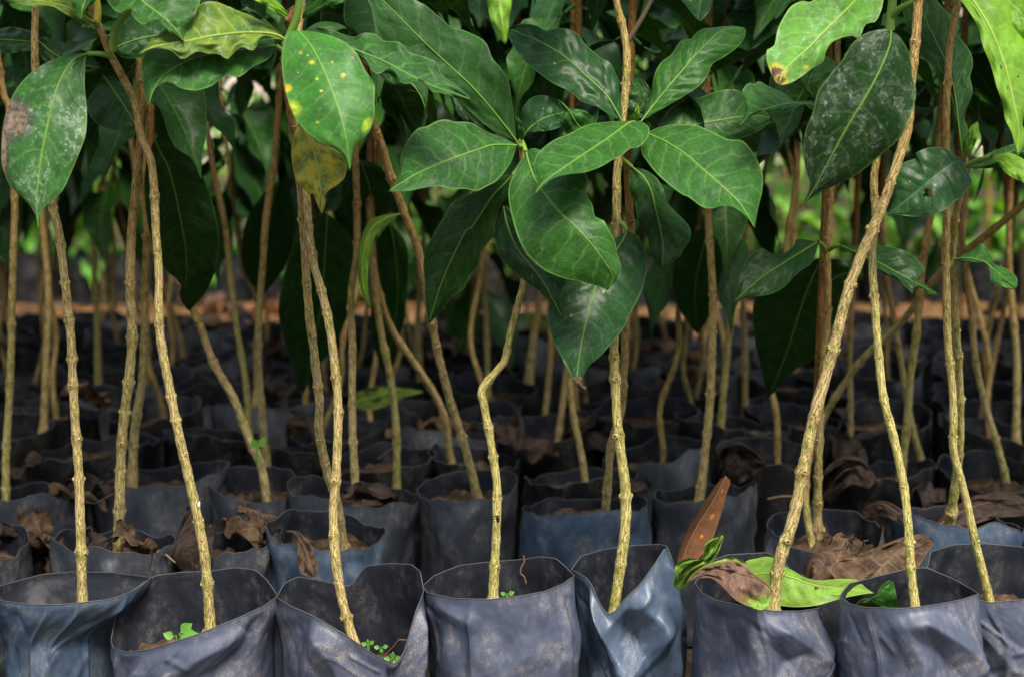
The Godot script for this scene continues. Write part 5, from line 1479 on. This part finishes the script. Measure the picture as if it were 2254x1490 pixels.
	for k in 5:
		var g := free_leaf(k * 7 + 1, 0.09 + 0.008 * k, 0.024 + 0.002 * k, 0.5, 0.3, 0.008, 13, 24, 0.016, 0.7 if k % 2 else -0.8)
		protos.append([g.build(Vector3.ZERO, M.leaf_dead), g.build(Vector3.ZERO, M.leaf_dead_dark)])
	var spots := [
		[70, 1160, 1.96, 0.4, 0, "big crumpled brown leaf on the heap at the left edge"], [135, 1105, 2.0, 1.7, 0, "twisted brown leaf at the top of the left heap"], [20, 1190, 1.88, 2.9, 1, "torn brown leaf over the bag at the left edge"],
		[190, 1085, 2.02, 4.4, 1, "dark curled leaf right of the left heap"], [30, 1060, 2.06, 5.3, 1, "dull brown leaf behind the left heap"], [110, 1200, 1.86, 3.6, 0, "brown leaf scrap low on the left heap"],
		[225, 1215, 1.80, 0.9, 1, "dry leaf lying on the litter in the wide bag"], [305, 1212, 1.80, 2.4, 0, "broken leaf at the right of the litter in the wide bag"],
		[430, 1180, 1.80, 0.3, 1, "dry leaf rolled against the curved stem"], [545, 1165, 1.84, 3.9, 0, "pale brown leaf on the half-buried bag"], [585, 1160, 1.86, 1.1, 0, "brown leaf hanging over the rim of the half-buried bag"],
		[660, 950, 2.34, 0.6, 0, "wide brown leaf standing in the dark behind the crossing pair"], [800, 1085, 2.0, 2.6, 1, "dark strip of leaf inside the bag with the pale side"], [1130, 965, 2.3, 3.3, 1, "curled leaf in the dark right of the kinked stem"], [1185, 985, 2.32, 5.4, 1, "brown leaf under the hanging leaf tip"],
		[1290, 960, 2.4, 1.0, 1, "brown leaf behind the short stem right of the middle"], [1370, 1085, 2.1, 4.2, 1, "small dark leaf by the tall stem's foot"], [1520, 940, 2.5, 2.2, 1, "dim leaf on the dark bag right of the centre"], [1860, 985, 2.25, 0.2, 1, "dim crumpled leaf above the draped one"],
		[2050, 1090, 2.06, 3.0, 1, "brown leaf behind the slim stem's bag"], [975, 930, 2.44, 1.5, 0, "tan leaf in the dark left of the kinked stem"], [1840, 1225, 1.76, 5.6, 0, "brown leaf scrap left of the propped crumpled leaf"], [1450, 870, 2.62, 2.7, 1, "thin leaf on the tall grey bag"]]
	for s: Array in spots:
		var o := thing("fallen_leaf", s[5], "leaf", at(s[0], s[1], s[2]), "dry brown leaves on the bags")
		var b := MeshInstance3D.new()
		put(b, "blade", o)
		b.mesh = protos[rng.randi() % 5][s[4]]
		b.transform = Transform3D(Basis.from_euler(Vector3(rng.randf_range(-0.5, 0.9), s[3], rng.randf_range(-0.5, 0.5))), Vector3(0, 0.004, 0)).translated_local(Vector3(0, 0, -0.045)).scaled_local(Vector3.ONE * 0.85)
	# further back nobody could tell one from the next
	for k in 46:
		var o := thing("fallen_leaf", "dry leaf lost in the shade of the back rows", "leaf", Vector3(rng.randf_range(-1.1, 1.1), RIM + rng.randf_range(-0.01, 0.012), rng.randf_range(-3.85, -2.45)), "dry leaves in the back rows")
		var b := MeshInstance3D.new()
		put(b, "blade", o)
		b.mesh = protos[rng.randi() % 5][rng.randi() % 2]
		b.basis = Basis.from_euler(Vector3(rng.randf_range(-0.6, 0.6), rng.randf() * TAU, rng.randf_range(-0.6, 0.6)))
	for k in 60:
		var o := thing("fallen_leaf", "dry leaf on the orange-brown path behind the bed", "leaf", Vector3(rng.randf_range(-2.2, 2.2), 0.03, rng.randf_range(-5.45, -4.4)), "dry leaves on the path")
		var b := MeshInstance3D.new()
		put(b, "blade", o)
		b.mesh = protos[rng.randi() % 5][0]
		b.material_override = M.leaf_dead_orange if k % 3 == 0 else M.leaf_dead
		b.basis = Basis.from_euler(Vector3(rng.randf_range(-0.4, 0.4), rng.randf() * TAU, rng.randf_range(-0.4, 0.4))).scaled(Vector3.ONE * 1.2)


func round_leaf(parent: Node3D, c: Vector3, dir: Vector3, up: Vector3, size: float) -> void:
	var x := dir.cross(up).normalized()
	var y := x.cross(dir).normalized()
	var P := PackedVector3Array()
	var U := PackedVector2Array()
	for j in 8:
		var t := j / 7.0
		for i in 7:
			var s := (i - 3) / 3.0
			var w := sin(PI * pow(t, 0.8)) * 0.42
			P.append(c + (dir * t + x * s * w + y * (0.12 * s * s * w - 0.15 * t * t)) * size)
			U.append(Vector2(0.5 + 0.5 * s, t))
	var g := Geo.new()
	g.grid(P, U, 7, 8)
	part("leaf", g, M.leaf_bright if parent.has_meta("bright") else M.weed, parent, parent.position)


func weed(label: String, x: float, y: float, d: float, leaves: Array) -> void:
	var c := at(x, y, d)
	var o := thing("weed_sprout", label, "weed", c, "")
	for l: Array in leaves:
		var e := at(x + l[0], y + l[1], d + l[2])
		var dir := Vector3(cos(l[3]), sin(l[3]), 0.25).normalized()
		var g := Geo.new()
		tube(g, PackedVector3Array([c - Vector3(0, 0.012, 0), (c + e) * 0.5 + Vector3(0, 0.002, 0), e]), PackedFloat32Array([0.0008, 0.0007, 0.0005]), 5)
		part("stalk", g, M.weed, o, c)
		round_leaf(o, e, dir, Vector3(0, 0.5, 1).normalized(), l[4])


func small_things() -> void:
	weed("four-leaved green weed in the bag with the slanting mouth", 392, 1404, 1.575, [[-12, -2, 0, 2.7, 0.0095], [6, -12, 0.004, 0.75, 0.0135], [14, -6, 0.0, 0.15, 0.012], [4, 2, -0.004, 0.4, 0.008], [22, -2, 0.0, 0.45, 0.010]])
	weed("tiny weed at the left of the torn bag's soil", 810, 1424, 1.585, [[-4, -4, 0, 2.6, 0.005], [4, -6, 0, 0.8, 0.005], [0, -8, 0.003, 1.7, 0.004]])
	weed("tiny weed in the middle of the torn bag's soil", 838, 1430, 1.60, [[-4, -4, 0, 2.8, 0.005], [5, -5, 0, 0.4, 0.005], [0, -2, -0.003, -1.2, 0.004]])
	weed("little star-shaped weed at the right of the torn bag's soil", 864, 1456, 1.585, [[-6, -4, 0, 2.8, 0.006], [6, -5, 0, 0.4, 0.006], [0, -8, 0.003, 1.5, 0.006], [0, 0, -0.003, -0.4, 0.005]])
	weed("pair of round seed leaves against the slanting stem", 565, 1000, 2.0, [[-2, -14, 0, 1.9, 0.012], [4, -18, 0, 0.9, 0.012]])
	weed("small green sprout behind the kinked stem's foot", 1116, 1312, 1.66, [[-4, -3, 0, 2.6, 0.005], [4, -4, 0, 0.5, 0.006]])
	# rootlet on the inside of the middle bag
	var c := at(1150, 1250, 1.66)
	var o := thing("dry_rootlet", "twisted dry rootlet stuck inside the middle bag", "root", c)
	var g := Geo.new()
	var line := PackedVector3Array()
	var rad := PackedFloat32Array()
	for p: Vector2 in sample(pts([1152, 1222, 1154, 1236, 1147, 1250, 1146, 1262, 1154, 1270, 1158, 1284]), 24):
		line.append(at(p.x, p.y, 1.672))
		rad.append(0.0008)
	tube(g, line, rad, 6)
	part("strand", g, M.root, o, c)
	# caterpillar on the backlit leaf
	c = at(2190, 114, 1.555)
	o = thing("caterpillar", "spiny dark caterpillar on the long yellow-green leaf", "caterpillar", c)
	g = Geo.new()
	line = PackedVector3Array()
	rad = PackedFloat32Array()
	var S := sample(pts([2186, 100, 2190, 112, 2195, 128]), 22)
	for j in 22:
		line.append(at(S[j].x, S[j].y, 1.552))
		rad.append(0.0024 * sqrt(sin(PI * clampf((j + 0.5) / 22.0, 0, 1))) * (1.0 + 0.12 * cos(j * 1.9)))
	tube(g, line, rad, 10)
	part("body", g, M.caterpillar_skin, o, c)
	g = Geo.new()
	for k in 70:
		var p: Vector3 = line[2 + k % 19]
		var dir := Vector3(rng.randfn(), rng.randfn() * 0.6, absf(rng.randfn()) * 0.7).normalized()
		tube(g, PackedVector3Array([p, p + dir * 0.0056]), PackedFloat32Array([0.00028, 0.0001]), 4)
	var sp := part("spines", g, M.black_spine, o, c)
	sp.set_meta("kind", "stuff")
	# a pale shell on the curved stem, and a small dark insect on the kinked one
	c = at(437, 1112, 1.578)
	o = thing("insect_cocoon", "tiny white cocoon on the curved stem", "cocoon", c)
	g = Geo.new()
	tube(g, PackedVector3Array([at(438, 1104, 1.578), at(437, 1108, 1.574), at(437, 1116, 1.574), at(434, 1120, 1.578)]), PackedFloat32Array([0.0004, 0.0011, 0.0012, 0.0005]), 8)
	part("shell", g, M.white_shell, o, c)
	c = at(1095, 1142, 1.608)
	o = thing("beetle", "small dark insect clinging to the kinked stem", "insect", c)
	g = Geo.new()
	tube(g, PackedVector3Array([at(1095, 1133, 1.609), at(1095, 1137, 1.606), at(1096, 1144, 1.605), at(1096, 1151, 1.609)]), PackedFloat32Array([0.0004, 0.0014, 0.0017, 0.0004]), 8)
	part("body", g, M.black_spine, o, c)
	g = Geo.new()
	for k in 6:
		var s := 1.0 if k % 2 else -1.0
		var b := at(1095 + s * 2, 1137 + (k / 2) * 5, 1.607)
		tube(g, PackedVector3Array([b, b + Vector3(s * 0.003, 0.001 * (1 - k / 2), 0.0005), b + Vector3(s * 0.0042, -0.001, -0.001)]), PackedFloat32Array([0.0003, 0.00025, 0.0002]), 4)
	part("legs", g, M.black_spine, o, c)

	# dry stalks lying about on the soil of the bags
	var sticks := [[330, 1215, 1.80, 0.4, 60, "straw stalk slanting over the litter in the wide bag"], [215, 1105, 1.98, -0.3, 70, "thin dry twig across the stout stem's bag"], [405, 1160, 1.80, -1.0, 75, "stiff dry stalk standing beside the curved stem"], [326, 1255, 1.68, -1.35, 56, "short dry stalk on the rim between the two left front bags"],
		[850, 1440, 1.61, -0.6, 55, "rootlet lying on the torn bag's soil"], [1690, 1098, 2.02, 0.05, 90, "yellow straw lying over the rim behind the thick stem"], [1885, 1225, 1.7, -0.9, 45, "curved dry stalk on the propped crumpled leaf"], [1500, 805, 2.9, 0.3, 90, "dim straw far back right of the tall stem"], [830, 1010, 2.22, -0.4, 60, "dim twig in the dark bag left of the middle"], [1005, 745, 3.1, 0.5, 60, "pale twig far back behind the dull leaf"]]
	for s: Array in sticks:
		c = at(s[0], s[1], s[2])
		o = thing("dry_stalk", s[5], "stalk", c)
		var a: float = s[3]
		var l: float = s[4]
		var e := at(s[0] + cos(a) * l, s[1] + sin(a) * l, s[2] - 0.02)
		g = Geo.new()
		tube(g, PackedVector3Array([c, c.lerp(e, 0.35) + Vector3(0.002, 0.004, 0), c.lerp(e, 0.7) + Vector3(-0.001, 0.005, 0.002), e]), PackedFloat32Array([0.0009, 0.0012, 0.0011, 0.0006]), 6)
		part("stalk", g, M.straw if s[5].contains("straw") else M.root, o, c)
